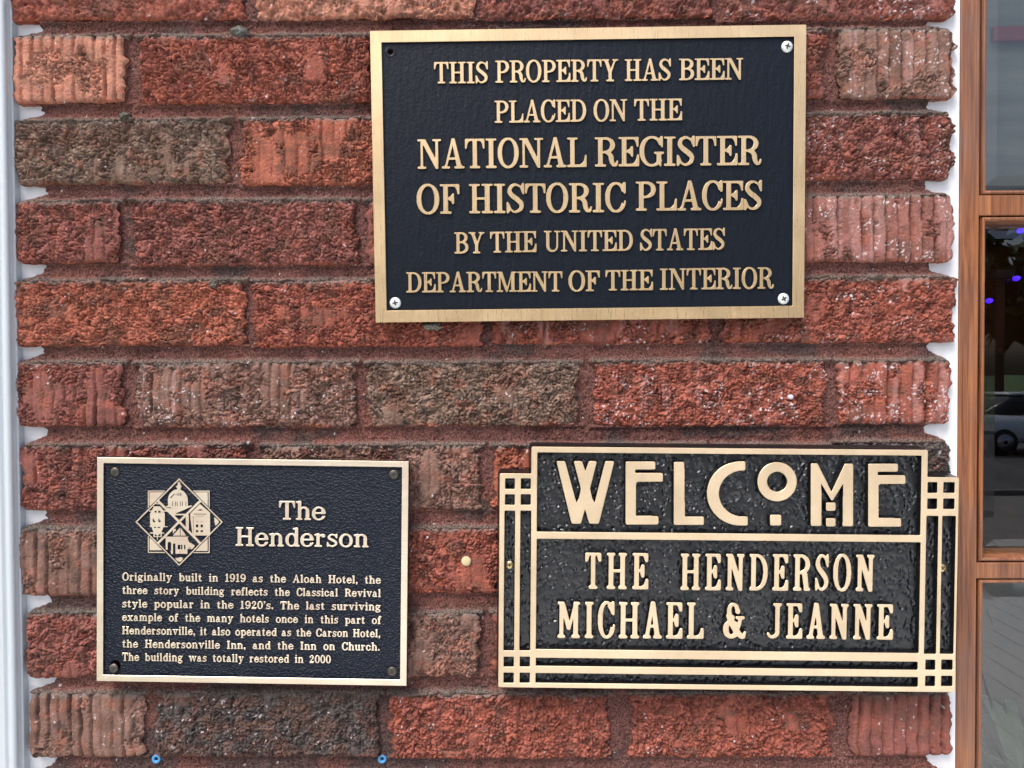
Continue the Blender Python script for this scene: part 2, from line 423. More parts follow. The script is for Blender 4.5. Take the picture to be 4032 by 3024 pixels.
            c.st((.86*w, y*.74, .024), (.74*w, y*.90, hl*.45), (.46*w, y*.955, hl*.52), (.22*w, y*.84, .052*k), (.20*w, y*.69, .062*k), (.48*w, y*.54, .078*k),
                 (.80*w, y*.38, .068*k), (.80*w, y*.18, .056*k), (.52*w, y*.04, hl*.52), (.24*w, y*.11, hl*.45), (.10*w, y*.28, .024))
            c.poly((w*.95, y*1.02), (w*.86, y*1.02), (w*.74, y*.9), (w*.85, y*.68), (w*.95, y*.68)); c.poly((.02*w, -.01), (.10*w, -.01), (.22*w, y*.11), (.12*w, y*.34), (.02*w, y*.34))
        elif ch == 't':
            w = .44; c.rect(.15-r+.03, .14, .15+r+.03, X+.1); c.poly((.18-r, X-.02), (.18+r, X-.02), (.18+r, X+.24), (.18+r-.04, X+.24), (.18-r-.03, X+.03)); c.rect(.02, X-hl, .38, X)
            c.st((.18, .2, r), (.19, .10, r*.9), (.26, .045, hl*.55), (.34, .06, hl*.45), (.40, .14, .025))
        elif ch == 'f':
            w = .42; c.rect(.17-r, 0, .17+r, .84); sf(.17, 0, 1, s, e*.85, e*1.1); c.rect(.01, X-hl, .37, X)
            c.st((.17, .80, r), (.19, .90, r*.8), (.27, .97, hl*.55), (.34, .97, hl*.55)); c.ell(.37, .915, .08, .08)
        elif ch == 'a':
            w = .60; xb = .375; c.rect(xb-r, .12, xb+r, .50); c.st((.12, .54, .055), (.20, .64, hl*.5), (.28, .655, hl*.58), (.355, .58, r*.85), (xb, .45, r)); c.ell(.13, .53, .075, .075)
            c.put(c.em(.20, .19, .20, .20) & ~c.em(.245, .20, .12, .125) & (c.X < xb)); c.rect(.25, .33, xb, .33+hl*.8)
            c.st((xb, .15, r), (xb+.03, .08, r*.75), (xb+.11, .04, hl*.5), (xb+.17, .05, .03))
        elif ch == 'g':
            w = .60; c.put(ring(.25, .47, .235, .225, s*.85, hl)); c.st((.14, .29, hl*.5), (.09, .20, hl*.7), (.16, .115, hl*.85), (.34, .095, hl*.95), (.49, .03, hl*.8), (.50, -.09, hl*.65), (.38, -.20, hl*.5), (.18, -.21, hl*.5), (.05, -.12, hl*.6), (.07, -.01, hl*.6), (.17, .07, hl*.5))
            c.st((.42, .60, hl*.45), (.51, .645, hl*.55)); c.ell(.545, .62, .06, .06)
        elif ch in 'vyw':
            def vee(x0, x1, right=True):
                xm = (x0+x1)/2; c.poly((x0, X), (x0+s*1.1, X), (xm+.035, .10), (xm+.02, -.01), (xm-.035, -.01))
                c.poly((x1-hl*1.1, X), (x1, X), (xm+.035, -.01), (xm-.03, -.01))
            w = .66 if ch != 'w' else .96
            if ch == 'w': vee(.08, .52); vee(.46, .90); c.rect(0, X-t, .34, X); c.rect(.40, X-t, .66, X); c.rect(.74, X-t, .96, X)
            else:
                vee(.09, w-.08); c.rect(0, X-t, .33, X); c.rect(w-.25, X-t, w, X)
                if ch == 'y': c.st((w/2+.01, .05, hl*.55), (w/2-.05, -.12, hl*.5), (w/2-.12, -.21, hl*.45)); c.ell(w/2-.18, -.19, .085, .075)
        elif ch == 'x':
            w = .66; c.line(.08+s/2, X, w-.08-s/2, 0, s*1.15); c.line(w-.12, X, .12, 0, hl*1.1)
            for x in (.0, w-.28): c.rect(x, X-t, x+.28, X); c.rect(x, 0, x+.28, t)
        elif ch == '1': w = .46; c.rect(.23-r, 0, .23+r, 1); foot(.23, s, .12, .12); c.poly((.23-r, .86), (.05, .80), (.05, .87), (.23-r+.03, 1), (.23, 1))
        elif ch == '0': w = .60; c.put(ring(w/2, .5, w/2, .51, s, hl))
        elif ch == '9':
            w = .60; c.put(ring(w/2, .68, w/2, .325, s, hl)); c.st((w-r, .66, r), (w-r-.01, .40, r), (w*.66, .12, hl*.75), (w*.42, .035, hl*.55), (w*.22, .08, hl*.5)); c.ell(.14, .145, .08, .085)
        elif ch == '2':
            w = .60; c.st((.15, .74, .08), (.14, .86, hl*.55), (.30, .965, hl*.6), (.43, .88, r*.85), (.46, .72, r), (.36, .50, r*.75), (.16, .24, hl*.6), (.08, .10, hl*.5)); c.ell(.14, .76, .085, .085)
            c.poly((.04, 0), (.5, 0), (.60, .26), (.55, .26), (.49, .16), (.15, .16), (.04, .12))
        elif ch == '.': w = .22; c.ell(.11, .09, .095, .095)
        elif ch == ',': w = .24; c.ell(.12, .09, .098, .098); c.st((.16, .06, .055), (.14, -.06, .04), (.06, -.14, .022))
        elif ch == "'": w = .22; c.ell(.11, .92, .09, .09); c.st((.15, .88, .05), (.13, .80, .04), (.07, .73, .022))
    return c, w, P['ro']
_gc = {}
def glyph(ch, sty, tol=.22):
    k = (ch, sty)
    if k not in _gc:
        c, w, ro = glyph_mask(ch, sty)
        L = [simplify(p, tol)/c.res+np.array([c.x0, c.y0]) for p in contours(gauss(c.m, ro))]
        _gc[k] = (L, w)
    return _gc[k]
# ---------------------------------------------------------------- materials of the wall
def _brick(n, p):
    a = N(n, 'Attribute', attribute_name='tint')
    v = coords(n)
    f = noise(n, v, 900, 5, .6)
    c = mixc(n, 1.0, a.outputs['Color'], ramp(n, f, [(.25, g3(.72)), (.75, g3(1.28))]), 'MULTIPLY')
    n.links.new(c, p.inputs['Base Color'])
    b1 = bump(n, None, noise(n, v, 1100, 4, .7), .0007)
    vo = N(n, 'TexVoronoi', feature='F1'); vo.inputs['Scale'].default_value = 520; n.links.new(v, vo.inputs['Vector'])
    bump(n, p, vo.outputs['Distance'], .0004, 1, b1)
M_brick = mat('rough_fired_brick', rough=.88, spec=.25, build=_brick)
def _mortar(n, p):
    a = N(n, 'Attribute', attribute_name='tint'); v = coords(n)
    f = noise(n, v, 750, 4, .75)
    c = mixc(n, 1.0, a.outputs['Color'], ramp(n, f, [(.40, g3(.32)), (.60, g3(1.55))]), 'MULTIPLY')
    vo = N(n, 'TexVoronoi', feature='F1'); vo.inputs['Scale'].default_value = 300; n.links.new(v, vo.inputs['Vector'])
    spk = ramp(n, vo.outputs['Distance'], [(.07, g3(1)), (.11, g3(0))])
    w = N(n, 'TexWhiteNoise'); n.links.new(vo.outputs['Position'], w.inputs['Vector'])
    spk = math_(n, 'MULTIPLY', spk, math_(n, 'GREATER_THAN', w.outputs[0], .72))
    n.links.new(mixc(n, spk, c, lin(190, 160, 145)), p.inputs['Base Color'])
    bump(n, p, noise(n, v, 700, 5, .75), .0022)
M_mortar = mat('red_tinted_sandy_mortar', rough=.95, spec=.2, build=_mortar)
def _paint(col, bs):
    def f(n, p):
        v = coords(n, (1, 1, .06)); k = noise(n, v, 160, 4)
        n.links.new(mixc(n, 1.0, tuple(col), ramp(n, k, [(.2, g3(.95)), (.8, g3(1.03))]), 'MULTIPLY'), p.inputs['Base Color'])
        bump(n, p, k, bs)
    return f
M_white = mat('white_gloss_paint', (.80, .81, .84), .35, build=_paint((.80, .81, .84), .0003))
M_bluew = mat('pale_blue_grey_casing', (.53, .58, .62), .4, build=_paint((.53, .58, .62), .0003))  # casing tone, darker and bluer than the white boards
def _wood(n, p):
    v = coords(n, (1, 1, .035)); w = noise(n, v, 260, 6, .65, .6); v2 = coords(n, (1, 1, .02)); w2 = noise(n, v2, 900, 3, .6)
    low = noise(n, coords(n), 11, 5, .6)
    c = ramp(n, w, [(.30, lin(84, 48, 32)), (.44, lin(126, 78, 50)), (.56, lin(152, 98, 62)), (.74, lin(172, 118, 78))])
    c = mixc(n, ramp(n, low, [(.42, g3(0)), (.62, g3(.75))]), c, mixc(n, w, lin(98, 68, 57), lin(140, 104, 90)))
    c = mixc(n, 1.0, c, ramp(n, w2, [(.35, g3(.78)), (.6, g3(1.08))]), 'MULTIPLY')
    n.links.new(c, p.inputs['Base Color']); bump(n, p, w2, .0004, 1, bump(n, None, w, .0006))
    n.links.new(ramp(n, low, [(.3, g3(.38)), (.7, g3(.6))]), p.inputs['Roughness'])
M_wood = mat('varnished_oak', rough=.45, build=_wood)
M_wood_dark = mat('dark_oak', rough=.5, build=lambda n, p: (n.links.new(ramp(n, noise(n, coords(n, (1, 1, .05)), 500, 4), [(.3, lin(45, 30, 24)), (.7, lin(95, 62, 45))]), p.inputs['Base Color'])))

# ---------------------------------------------------------------- the bricks (photo columns in 2212-wide pixels)
R_, O_, P_, G_, D_, K_, B_, Q_ = (lin(144, 84, 71), lin(157, 94, 76), lin(180, 126, 106), lin(128, 106, 93), lin(84, 76, 73), lin(132, 83, 75), lin(132, 102, 91), lin(140, 94, 85))
#        x0   x1    y0    y1   colour rough rib  dirt white
BR = [(18, 527, -110, 42, R_, .85, .6, .25, .02), (553, 1020, -110, 40, P_, .6, .7, .25, .05), (1037, 1537, -110, 38, K_, .8, .6, .2, .03), (1565, 2064, -110, 40, K_, .8, .5, .3, .25),
      (27, 268, 75, 221, P_, .18, 1., .1, .02), (299, 797, 73, 222, R_, .75, .4, .15, .05), (822, 1290, 70, 222, R_, .6, .5, .2, .05), (1312, 1785, 62, 213, K_, .7, .6, .3, .08), (1814, 2065, 60, 212, B_, .38, .9, .25, .25),
      (27, 491, 257, 398, G_, .85, .5, .65, .03), (521, 1010, 253, 399, O_, .7, .7, .15, .02), (1036, 1530, 245, 395, R_, .6, .5, .2, .02), (1556, 2061, 243, 388, K_, .95, .3, .15, .22),
      (31, 255, 433, 568, K_, .6, .9, .1, .02), (285, 768, 430, 573, K_, .95, .4, .25, .04), (790, 1265, 428, 570, K_, .7, .5, .2, .03), (1288, 1565, 425, 568, K_, .7, .5, .2, .03), (1590, 2062, 421, 566, Q_, .3, 1., .2, .28),
      (27, 525, 605, 748, O_, .97, .3, .35, .05), (548, 1043, 604, 749, R_, .72, .6, .15, .05), (1065, 1533, 602, 743, R_, .55, .9, .15, .18), (1562, 2068, 598, 741, R_, .75, .6, .12, .2),
      (32, 264, 782, 921, K_, .45, 1., .12, .06), (293, 765, 782, 924, B_, .72, .8, .45, .2), (794, 1250, 782, 921, G_, .95, .3, .45, .06), (1285, 1788, 778, 922, R_, .95, .4, .12, .35), (1814, 2058, 778, 916, R_, .2, 1.2, .1, .4),
      (42, 532, 961, 1103, K_, .7, .9, .3, .03), (568, 1038, 962, 1104, B_, .7, .7, .35, .04), (1066, 1520, 962, 1104, O_, .5, .5, .1, .05), (1548, 1790, 962, 1100, R_, .6, .5, .2, .05), (1815, 2056, 955, 1100, D_, .8, .6, .5, .12),
      (40, 330, 1143, 1288, B_, .4, 1.1, .55, .03), (352, 572, 1142, 1286, K_, .6, .6, .3, .05), (598, 1074, 1142, 1284, R_, .8, .2, .08, .03), (1100, 1560, 1142, 1284, R_, .6, .5, .2, .05), (1586, 2058, 1140, 1284, R_, .6, .5, .2, .05),
      (53, 530, 1325, 1466, K_, .75, .6, .3, .03), (560, 1033, 1326, 1465, B_, .85, .4, .5, .05), (1066, 1540, 1324, 1464, R_, .6, .5, .2, .05), (1566, 2058, 1322, 1464, R_, .6, .5, .2, .05),
      (61, 308, 1499, 1639, B_, .3, 1., .5, .06), (337, 818, 1498, 1637, D_, .85, .6, .5, .12), (843, 1316, 1500, 1642, R_, .9, .5, .12, .06), (1365, 1800, 1499, 1640, R_, .85, .7, .1, .05), (1840, 2059, 1498, 1636, K_, .3, 1.2, .1, .06),
      (63, 560, 1676, 1820, R_, .7, .6, .3, .05), (588, 1075, 1676, 1820, O_, .7, .6, .3, .05), (1100, 1590, 1678, 1820, R_, .7, .6, .3, .05), (1616, 2056, 1676, 1820, K_, .7, .6, .3, .05)]
wall = empty('brick_wall', (0, 0, CAM_Z))
tag(wall, 'rough red brick wall with deep recessed red mortar joints behind the plaques', 'brick wall')
rects = []
GREY = np.array(lin(112, 106, 100)); ORG = np.array(lin(172, 92, 66)); WHT = np.array(lin(222, 210, 212)); PALE = np.array(lin(190, 150, 145)); BRN = np.array(lin(104, 76, 65)); BLK = np.array(lin(60, 55, 54))
def mixv(a, b, t): return a*(1-t[:, None])+b*t[:, None]
def brick(i, x0, x1, z0, z1, base, rough, rib, dirt, white, step=.00066):
    w, h = x1-x0, z1-z0; sd = 100+i*31; rng = random.Random(sd)
    nx, nz = max(8, int(w/step)), int(h/step)
    U, T = np.meshgrid(np.linspace(-w/2, w/2, nx), np.linspace(-h/2, h/2, nz)); U = U.ravel(); T = T.ravel()
    d = np.minimum(w/2-np.abs(U), h/2-np.abs(T)); mu, mt = U*1000, T*1000       # mm
    # rounded corners, then a wandering outline
    r = rng.uniform(.003, .0055); cu, ct = np.clip(U, -w/2+r, w/2-r), np.clip(T, -h/2+r, h/2-r); ou, ot = U-cu, T-ct
    L = np.hypot(ou, ot); k = np.where(L > 1e-9, np.maximum(np.abs(ou), np.abs(ot))/np.maximum(L, 1e-9), 1); X = cu+ou*k; Z = ct+ot*k
    fo = np.exp(-d/.004); s_ = 16.
    ex = np.exp(-(w/2-np.abs(U))/.005); ez = np.exp(-(h/2-np.abs(T))/.004)
    X = X+ex*.0070*(fbm(mt/7+9, mt*0+np.sign(U)*5+3, sd, 4)-.5)*(1+rough*.5); Z = Z+ez*.0026*(fbm(mu/14, np.sign(T)*4+8, sd+3, 4)-.5)
    # relief
    wx = mu+1.1*(fbm(mu/4, mt/4, sd+5)-.5)*2; wz = mt+1.1*(fbm(mu/4, mt/4, sd+6)-.5)*2
    jx, jz = .9*(fbm(mu/1.3, mt/1.3, sd+51, 2)-.5), .9*(fbm(mu/1.3, mt/1.3, sd+52, 2)-.5); wx, wz = wx+jx, wz+jz
    wx2 = wx+6*(fbm(mu/9, mt/9, sd+45)-.5)*2+jx*.6; wz2 = wz+6*(fbm(mu/9, mt/9, sd+46)-.5)*2+jz*.6
    a1, a2, ia = worley(wx2/5.2, wz2/4.8, sd+8); b1, b2, ib = worley(wx/2.9, wz/2.7, sd+9); f1_, f2_, if_ = worley(wx/1.25, wz/1.25, sd+47)
    ca = np.clip((a2-a1)*4.2, 0, 1)**.8; cb = np.clip((b2-b1)*3.2, 0, 1)**.8
    big = fbm(mu/11, mt/10, sd+10, 4); rdg = 1-np.abs(2*fbm(mu/3.4, mt/3.0, sd+53, 3)-1); mc = sst(.35, .65, fbm(mu/10+3, mt/9, sd+54))
    h_r = -4.6+ca*3.2*(.45+1.0*vn(mu/7, mt/7, sd+41))*(1-.5*mc)+(ia-.5)*1.8*(1-.5*mc)+cb*2.7*(.35+1.0*vn(mu/5+7, mt/5, sd+42))*(.2+.8*mc)+(ib-.5)*1.1*(.3+.7*mc)+(big-.5)*4.2+rdg*.9
    xg = mu/rng.uniform(8.2, 10.5)+.22*(fbm(mt/12, mu*0, sd+11)-.5)+.12*(fbm(mt/3, mu/5, sd+12)-.5); gi = np.floor(xg); g = np.abs(xg-gi-.5)
    dep = (.25+.9*_h(gi, gi*0, sd+14))*(.35+1.0*vn(mt/14, gi, sd+15))
    jag = fbm(mu/1.6, mt/1.6, sd+16, 2)
    h_s = -rib*dep*4.6*np.exp(-((g-.05*(jag-.5))/(.10+.07*jag))**2)+.25*rib*np.cos((xg-gi-.5)*2*np.pi)*0+(fbm(mu/20, mt/20, sd+17)-.5)*.9
    t1, t2, it = worley(mu/5.0+.8*jag, mt/1.9+.8*jag, sd+18); h_s = h_s-.42*np.exp(-((t2-t1)/.12)**2)*(it > .35)+.25*(ib-.5)*cb-(1-cb)*.15
    m = sst(.44, .56, fbm(mu/24+.35*gi*.0, mt/30, sd+19, 3)+(rough-.5)*.62+.10*(jag-.5))
    hh = (h_r-.45*rib*dep*2.6*np.exp(-((g-.05*(jag-.5))/.12)**2))*m+h_s*(1-m)
    pits = sst(.74, .86, fbm(mu/5.5, mt/5, sd+33, 2))*m; hh = hh-2.0*pits
    y = -hh*.001*.92+.0026*np.exp(-d/.0014)+rng.uniform(-.0006, .0008)
    # colour of the clay itself
    C = np.tile(np.array(base), (len(U), 1)); br = .80+.40*vn(mu/7, mt/7, sd+20)+(ia-.5)*.50*m+(ib-.5)*.50*m+(_h(gi, gi*0+3, sd)-.5)*.22*(1-m)
    C = C*br[:, None]
    C = mixv(C, ORG, .4*sst(.52, .72, fbm(mu/11, mt/9, sd+21))*(.6 if max(base) > .2 else .35))
    C = mixv(C, BRN, .55*sst(.50, .68, fbm(mu/15+4, mt/11, sd+22)+(dirt-.4)*.35))
    C = mixv(C, BLK, .45*sst(.60, .78, fbm(mu/10, mt/14+7, sd+23)+(dirt-.5)*.28))
    C = mixv(C, PALE, .3*sst(.62, .74, fbm(xg*1.1, mt/60+3, sd+24, 2)+(.5-m)*.12+white*.12-.09)*(white > .15))
    wf = (if_ > 1-(.38 if white > .15 else .3)*white)*sst(.52, .66, fbm(mu/17, mt/13, sd+25)+(white-.2)*.22)*(cb > .35)
    C = mixv(C, WHT, .8*wf)
    C = mixv(C, WHT, .9*((_h(np.floor(wx/1.1), np.floor(wz/1.1), sd+26) > .9996)*1.))
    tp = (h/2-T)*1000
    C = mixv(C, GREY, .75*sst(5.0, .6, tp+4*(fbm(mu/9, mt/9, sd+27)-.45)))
    C = mixv(C, ORG, .5*sst(3.2, .8, (h/2+T)*1000+5*(fbm(mu/16, mt*0, sd+28)-.35))*(1-.6*dirt))
    I = np.arange(nx*nz).reshape(nz, nx); F = np.stack([I[:-1, :-1], I[:-1, 1:], I[1:, 1:], I[1:, :-1]], -1).reshape(-1, 4)
    per = np.concatenate([I[0, :-1], I[:-1, -1], I[-1, :0:-1], I[:0:-1, 0]])
    V = np.stack([X, y, Z], -1); vs = [V]; cs = [C]; base_n = len(V); last = per
    for dy in (.005, .020):
        q = V[per].copy(); q[:, 1] = dy; nn = (fbm(q[:, 0]*400+dy*900, q[:, 2]*400, sd+30)-.5)*.0014; q[:, 0] += nn; q[:, 2] += nn
        vs.append(q); cs.append(C[per]*.95); cur = np.arange(base_n, base_n+len(per)); base_n += len(per)
        F = np.vstack([F, np.stack([last, np.roll(last, -1), np.roll(cur, -1), cur], -1)]); last = cur
    me = npmesh('brick', np.vstack(vs), F, np.clip(np.vstack(cs), 0, 1))
    return me
def bex(b):
    a = [bv(b[0], b[2]), bv(b[1], b[2]), bv(b[1], b[3]), bv(b[0], b[3])]
    return (a[0][0]+a[3][0])/2, (a[1][0]+a[2][0])/2, (a[2][1]+a[3][1])/2, (a[0][1]+a[1][1])/2
HID = {6, 11, 15, 16, 30, 33, 35, 36, 39, 40}                         # behind the plaques: coarser
for i, b in enumerate(BR):
    x0, x1, z0, z1 = bex(b); rects.append((x0, x1, z0, z1))
    me = brick(i, x0, x1, z0, z1, *b[4:], step=.0022 if i in HID else (.0011 if b[2] < 0 or b[2] > 1650 else .00066))
    link('brick', me, M_brick, wall, ((x0+x1)/2, 0, (z0+z1)/2-CAM_Z))
# ---------------------------------------------------------------- mortar: one ragged recessed sheet
def mortar():
    st = .00095; ax, bx_ = -.436, .402; az, bz = CAM_Z-.375, CAM_Z+.345
    X, Z = np.meshgrid(np.arange(ax, bx_, st), np.arange(az, bz, st)); sh = X.shape; X = X.ravel(); Z = Z.ravel()
    dd = np.full(X.shape, 9., np.float32); below = np.full(X.shape, 9., np.float32); above = np.full(X.shape, 9., np.float32)
    for x0, x1, z0, z1 in rects:
        qx = np.maximum(x0-X, X-x1); qz = np.maximum(z0-Z, Z-z1)
        dd = np.minimum(dd, np.where((qx < 0) & (qz < 0), np.maximum(qx, qz), np.hypot(np.maximum(qx, 0), np.maximum(qz, 0))))
        inx = (qx < .004)
        below = np.minimum(below, np.where(inx & (Z > (z0+z1)/2), np.abs(Z-z1), 9)); above = np.minimum(above, np.where(inx & (Z < (z0+z1)/2), np.abs(Z-z0), 9))
    mx, mz = X*1000, Z*1000
    rg = 9*(fbm(mz/7, mz*0+1, 5, 3)-.5)+4*(fbm(mx/3, mz/3, 6)-.5)
    y = 5.6+1.3*(fbm(mx/14, mz/9, 71)-.5)+1.5*(fbm(mx/3, mz/3, 72)-.5)
    g1, g2, gi = worley(mx/2.1, mz/2.0, 73); y -= 1.5*(gi-.4)*np.clip((g2-g1)*3, 0, 1)
    y -= 3.6*(1-sst(0, 4.5, below*1000+1.6*(fbm(mx/8, mz/8, 74)-.3)))            # ledge washed down on to each brick top
    y -= 2.2*(1-sst(0, 2.5, above*1000))
    y -= 3.0*sst(.64, .76, fbm(mx/10, mz/6, 75))*(1-sst(0, 5, below*1000))
    # ends of the joints, bitten back from the painted boards
    rows = sorted({round(r[3], 3) for r in rects})
    lx = np.full(X.shape, 9.); rx = np.full(X.shape, -9.)
    le = [(b[0], b[2]) for b in BR if b[0] < 70]; re_ = [(b[1], b[3]) for b in BR if b[1] > 2040]
    ptsL = np.array([(bv(b[0], (b[2]+b[3])/2)[1], bv(b[0], (b[2]+b[3])/2)[0]) for b in BR if b[0] < 70])[::-1]
    ptsR = np.array([(bv(b[1], (b[2]+b[3])/2)[1], bv(b[1], (b[2]+b[3])/2)[0]) for b in BR if b[1] > 2040])[::-1]
    xl = np.interp(Z, ptsL[:, 0], ptsL[:, 1]); xr = np.interp(Z, ptsR[:, 0], ptsR[:, 1])
    up = above/np.maximum(above+below, 1e-6); up = np.clip(np.where((above > 1) | (below > 1), .5, up), 0, 1)   # 0 under a brick .. 1 on the next one
    bite = 21*(1-.85*sst(.40, 1, up)*1)+rg
    e = np.minimum(X-(xl+bite*.001*.95), (xr-bite*.001*.85)-X)*1000
    e = e+2.0*(fbm(mx/2.2, mz/2.2, 78)-.5)
    y += 16*(1-sst(-2.0, .5, e))+2*np.exp(-np.maximum(e, 0)/1.5)
    keep = (dd > -.0032) & (e > -5)
    C = np.tile(np.array(lin(120, 82, 76)), (len(X), 1))*(.78+.44*fbm(mx/18, mz/10, 81)+.18*(gi-.5))[:, None]
    C = mixv(C, np.array(lin(132, 86, 76)), .6*sst(.5, .7, fbm(mx/60, mz/40, 82)))
    C = mixv(C, np.array(lin(84, 72, 70)), .8*sst(.55, .74, fbm(mx/40, mz/22+5, 83)+.22*sst(CAM_Z-.1, CAM_Z-.33, Z)*(X < -.1)))
    C = mixv(C, np.array(lin(120, 114, 106)), .65*(1-sst(.8, 4.4, below*1000+3.5*(fbm(mx/12, mz/6, 84)-.4))))
    C = mixv(C, WHT, .9*((_h(np.floor(mx/1.3), np.floor(mz/1.3), 91) > .9985)*1.))
    I = np.full(len(X), -1); I[keep] = np.arange(keep.sum()); I = I.reshape(sh)
    q = np.stack([I[:-1, :-1], I[:-1, 1:], I[1:, 1:], I[1:, :-1]], -1).reshape(-1, 4); q = q[(q >= 0).all(1)]
    V = np.stack([X, y*.001, Z-CAM_Z], -1)[keep]
    return npmesh('mortar', V, q, np.clip(C[keep], 0, 1))
link('mortar', mortar(), M_mortar, wall)
def lump(name, px, py, rx, rz, ry, col, sd, y=.002, m=None):
    """small knobbly dab on the wall, photo position in 2212-wide pixels"""
    nu, nv = 22, 12; c = bv(px, py); V = []; 
    for j in range(nv):
        for i in range(nu):
            a, b = 2*math.pi*i/nu, math.pi*j/(nv-1)
            V.append((math.cos(a)*math.sin(b), -math.cos(b), math.sin(a)*math.sin(b)))
    V = np.array(V); k = 1+.9*(fbm(V[:, 0]*2.3+9, V[:, 2]*2.3+V[:, 1]+9, sd, 3)-.5); V = V*k[:, None]*np.array([rx, ry, rz])
    F = [(j*nu+i, j*nu+(i+1) % nu, (j+1)*nu+(i+1) % nu, (j+1)*nu+i) for j in range(nv-1) for i in range(nu)]
    o = link(name, npmesh(name, V, F, np.tile(np.array(col), (len(V), 1))), m or M_mortar, wall, (c[0], y, c[1]-CAM_Z)); return o
lump('mortar_lump', 519, 68, .0075, .0045, .004, lin(118, 118, 112), 1); lump('mortar_lump', 268, 250, .0045, .0035, .004, lin(112, 108, 98), 2)
lump('mortar_lump', 935, 705, .0075, .0032, .0018, lin(150, 145, 132), 5, -.001)
lump('mortar_lump', 462, 612, .004, .004, .002, lin(110, 100, 92), 6, .0)
# ---------------------------------------------------------------- painted boards beside the bricks
def prism(name, prof, z0, z1):
    """profile in (x, y) swept upright"""
    n = len(prof); V = [(x, y, z) for z in (z0, z1) for x, y in prof]
    F = [(i, (i+1) % n, n+(i+1) % n, n+i) for i in range(n)]+[tuple(range(n))[::-1], tuple(range(n, 2*n))]
    return pymesh(name, V, F)
xa = bp(27, 1500)[0]; xb = bp(66, 1500)[0]
bl = empty('corner_casing', (0, 0, CAM_Z)); tag(bl, 'pale blue grey casing board with beaded edge left of the brick wall', 'trim board')
x0 = xa-.08
prof = [(x0, -.004)]+[(xa-.004, -.004), (xa-.002, -.0025), (xa, -.0022)]+[(xa+.0005+.0058*(1-math.cos(t))/2, -.0035-.0025*math.sin(t)) for t in np.linspace(.3, math.pi-.1, 9)]+[(xb-.0018, -.002), (xb-.001, .0005), (xb, .0015), (xb, .012), (x0, .012)]
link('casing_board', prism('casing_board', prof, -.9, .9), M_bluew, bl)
tag(link('backing_board', prism('backing_board', [(xb-.002, .0085), (xb+.05, .0085), (xb+.05, .028), (xb-.002, .028)], CAM_Z-.9, CAM_Z+.9), M_white), 'white painted board seen in the ragged gaps at the left ends of the mortar joints', 'trim board')
xc = bp(3774, 1500, .0085)[0]
tag(link('white_trim_board', prism('white_trim_board', [(xc-.052, .0085), (xc-.0008, .0085), (xc-.0008, .028), (xc-.052, .028)], CAM_Z-.9, CAM_Z+.9), M_white), 'white painted strip between the right brick ends and the wooden door', 'trim board')
# ---------------------------------------------------------------- plaque materials
def _bronze(bx, bz, scr, colr, rg):
    def f(n, p):
        v = coords(n, (bx, 1, bz)); k = noise(n, v, 900, 3, .6); lo = ramp(n, noise(n, coords(n), 26, 4), [(.3, g3(0)), (.68, g3(1))])
        c = mixc(n, lo, tuple(np.array(colr)*np.array([.90, .89, .87])), tuple(np.minimum(np.array(colr)*1.14, 1)))
        c = mixc(n, 1.0, c, ramp(n, k, [(.3, g3(.95)), (.7, g3(1.04))]), 'MULTIPLY')
        if scr:
            q = coords(n, (1, 1, 1)); dn = N(n, 'TexNoise'); dn.inputs['Scale'].default_value = 60; n.links.new(q, dn.inputs['Vector'])
            vv = N(n, 'VectorMath', operation='MULTIPLY_ADD'); vv.inputs[1].default_value = (.014,)*3; n.links.new(dn.outputs['Color'], vv.inputs[0]); n.links.new(q, vv.inputs[2])
            vo = N(n, 'TexVoronoi', feature='DISTANCE_TO_EDGE'); vo.inputs['Scale'].default_value = 190; n.links.new(vv.outputs[0], vo.inputs['Vector'])
            zz = N(n, 'SeparateXYZ'); g = N(n, 'NewGeometry'); n.links.new(g.outputs['Position'], zz.inputs[0])
            hz = ramp(n, math_(n, 'SUBTRACT', CAM_Z+.19, zz.outputs[2]), [(0, g3(.15)), (.2, g3(1))])
            cr = math_(n, 'MULTIPLY', ramp(n, vo.outputs[0], [(.012, g3(1)), (.035, g3(0))]), ramp(n, noise(n, q, 75, 3), [(.52, g3(0)), (.62, g3(1))]))
            cr = math_(n, 'MULTIPLY', cr, hz)
            c = mixc(n, math_(n, 'MULTIPLY', cr, .5), c, lin(112, 92, 66))
            n.links.new(math_(n, 'SUBTRACT', .70, math_(n, 'MULTIPLY', cr, .6)), p.inputs['Metallic'])
        n.links.new(c, p.inputs['Base Color'])
        n.links.new(ramp(n, k, [(.2, g3(rg-.06)), (.8, g3(rg+.07))]), p.inputs['Roughness'])
        bump(n, p, k, .00006)
    return f
M_br_v = mat('brushed_bronze_upright_grain', metal=.7, build=_bronze(1, .04, True, (.80, .58, .33), .30))
M_br_h = mat('brushed_bronze_level_grain', metal=.65, build=_bronze(.04, 1, False, (.95, .77, .61), .33))
M_tan = mat('satin_gold_lacquer', metal=.4, build=_bronze(1, 1, False, (.72, .57, .385), .38))
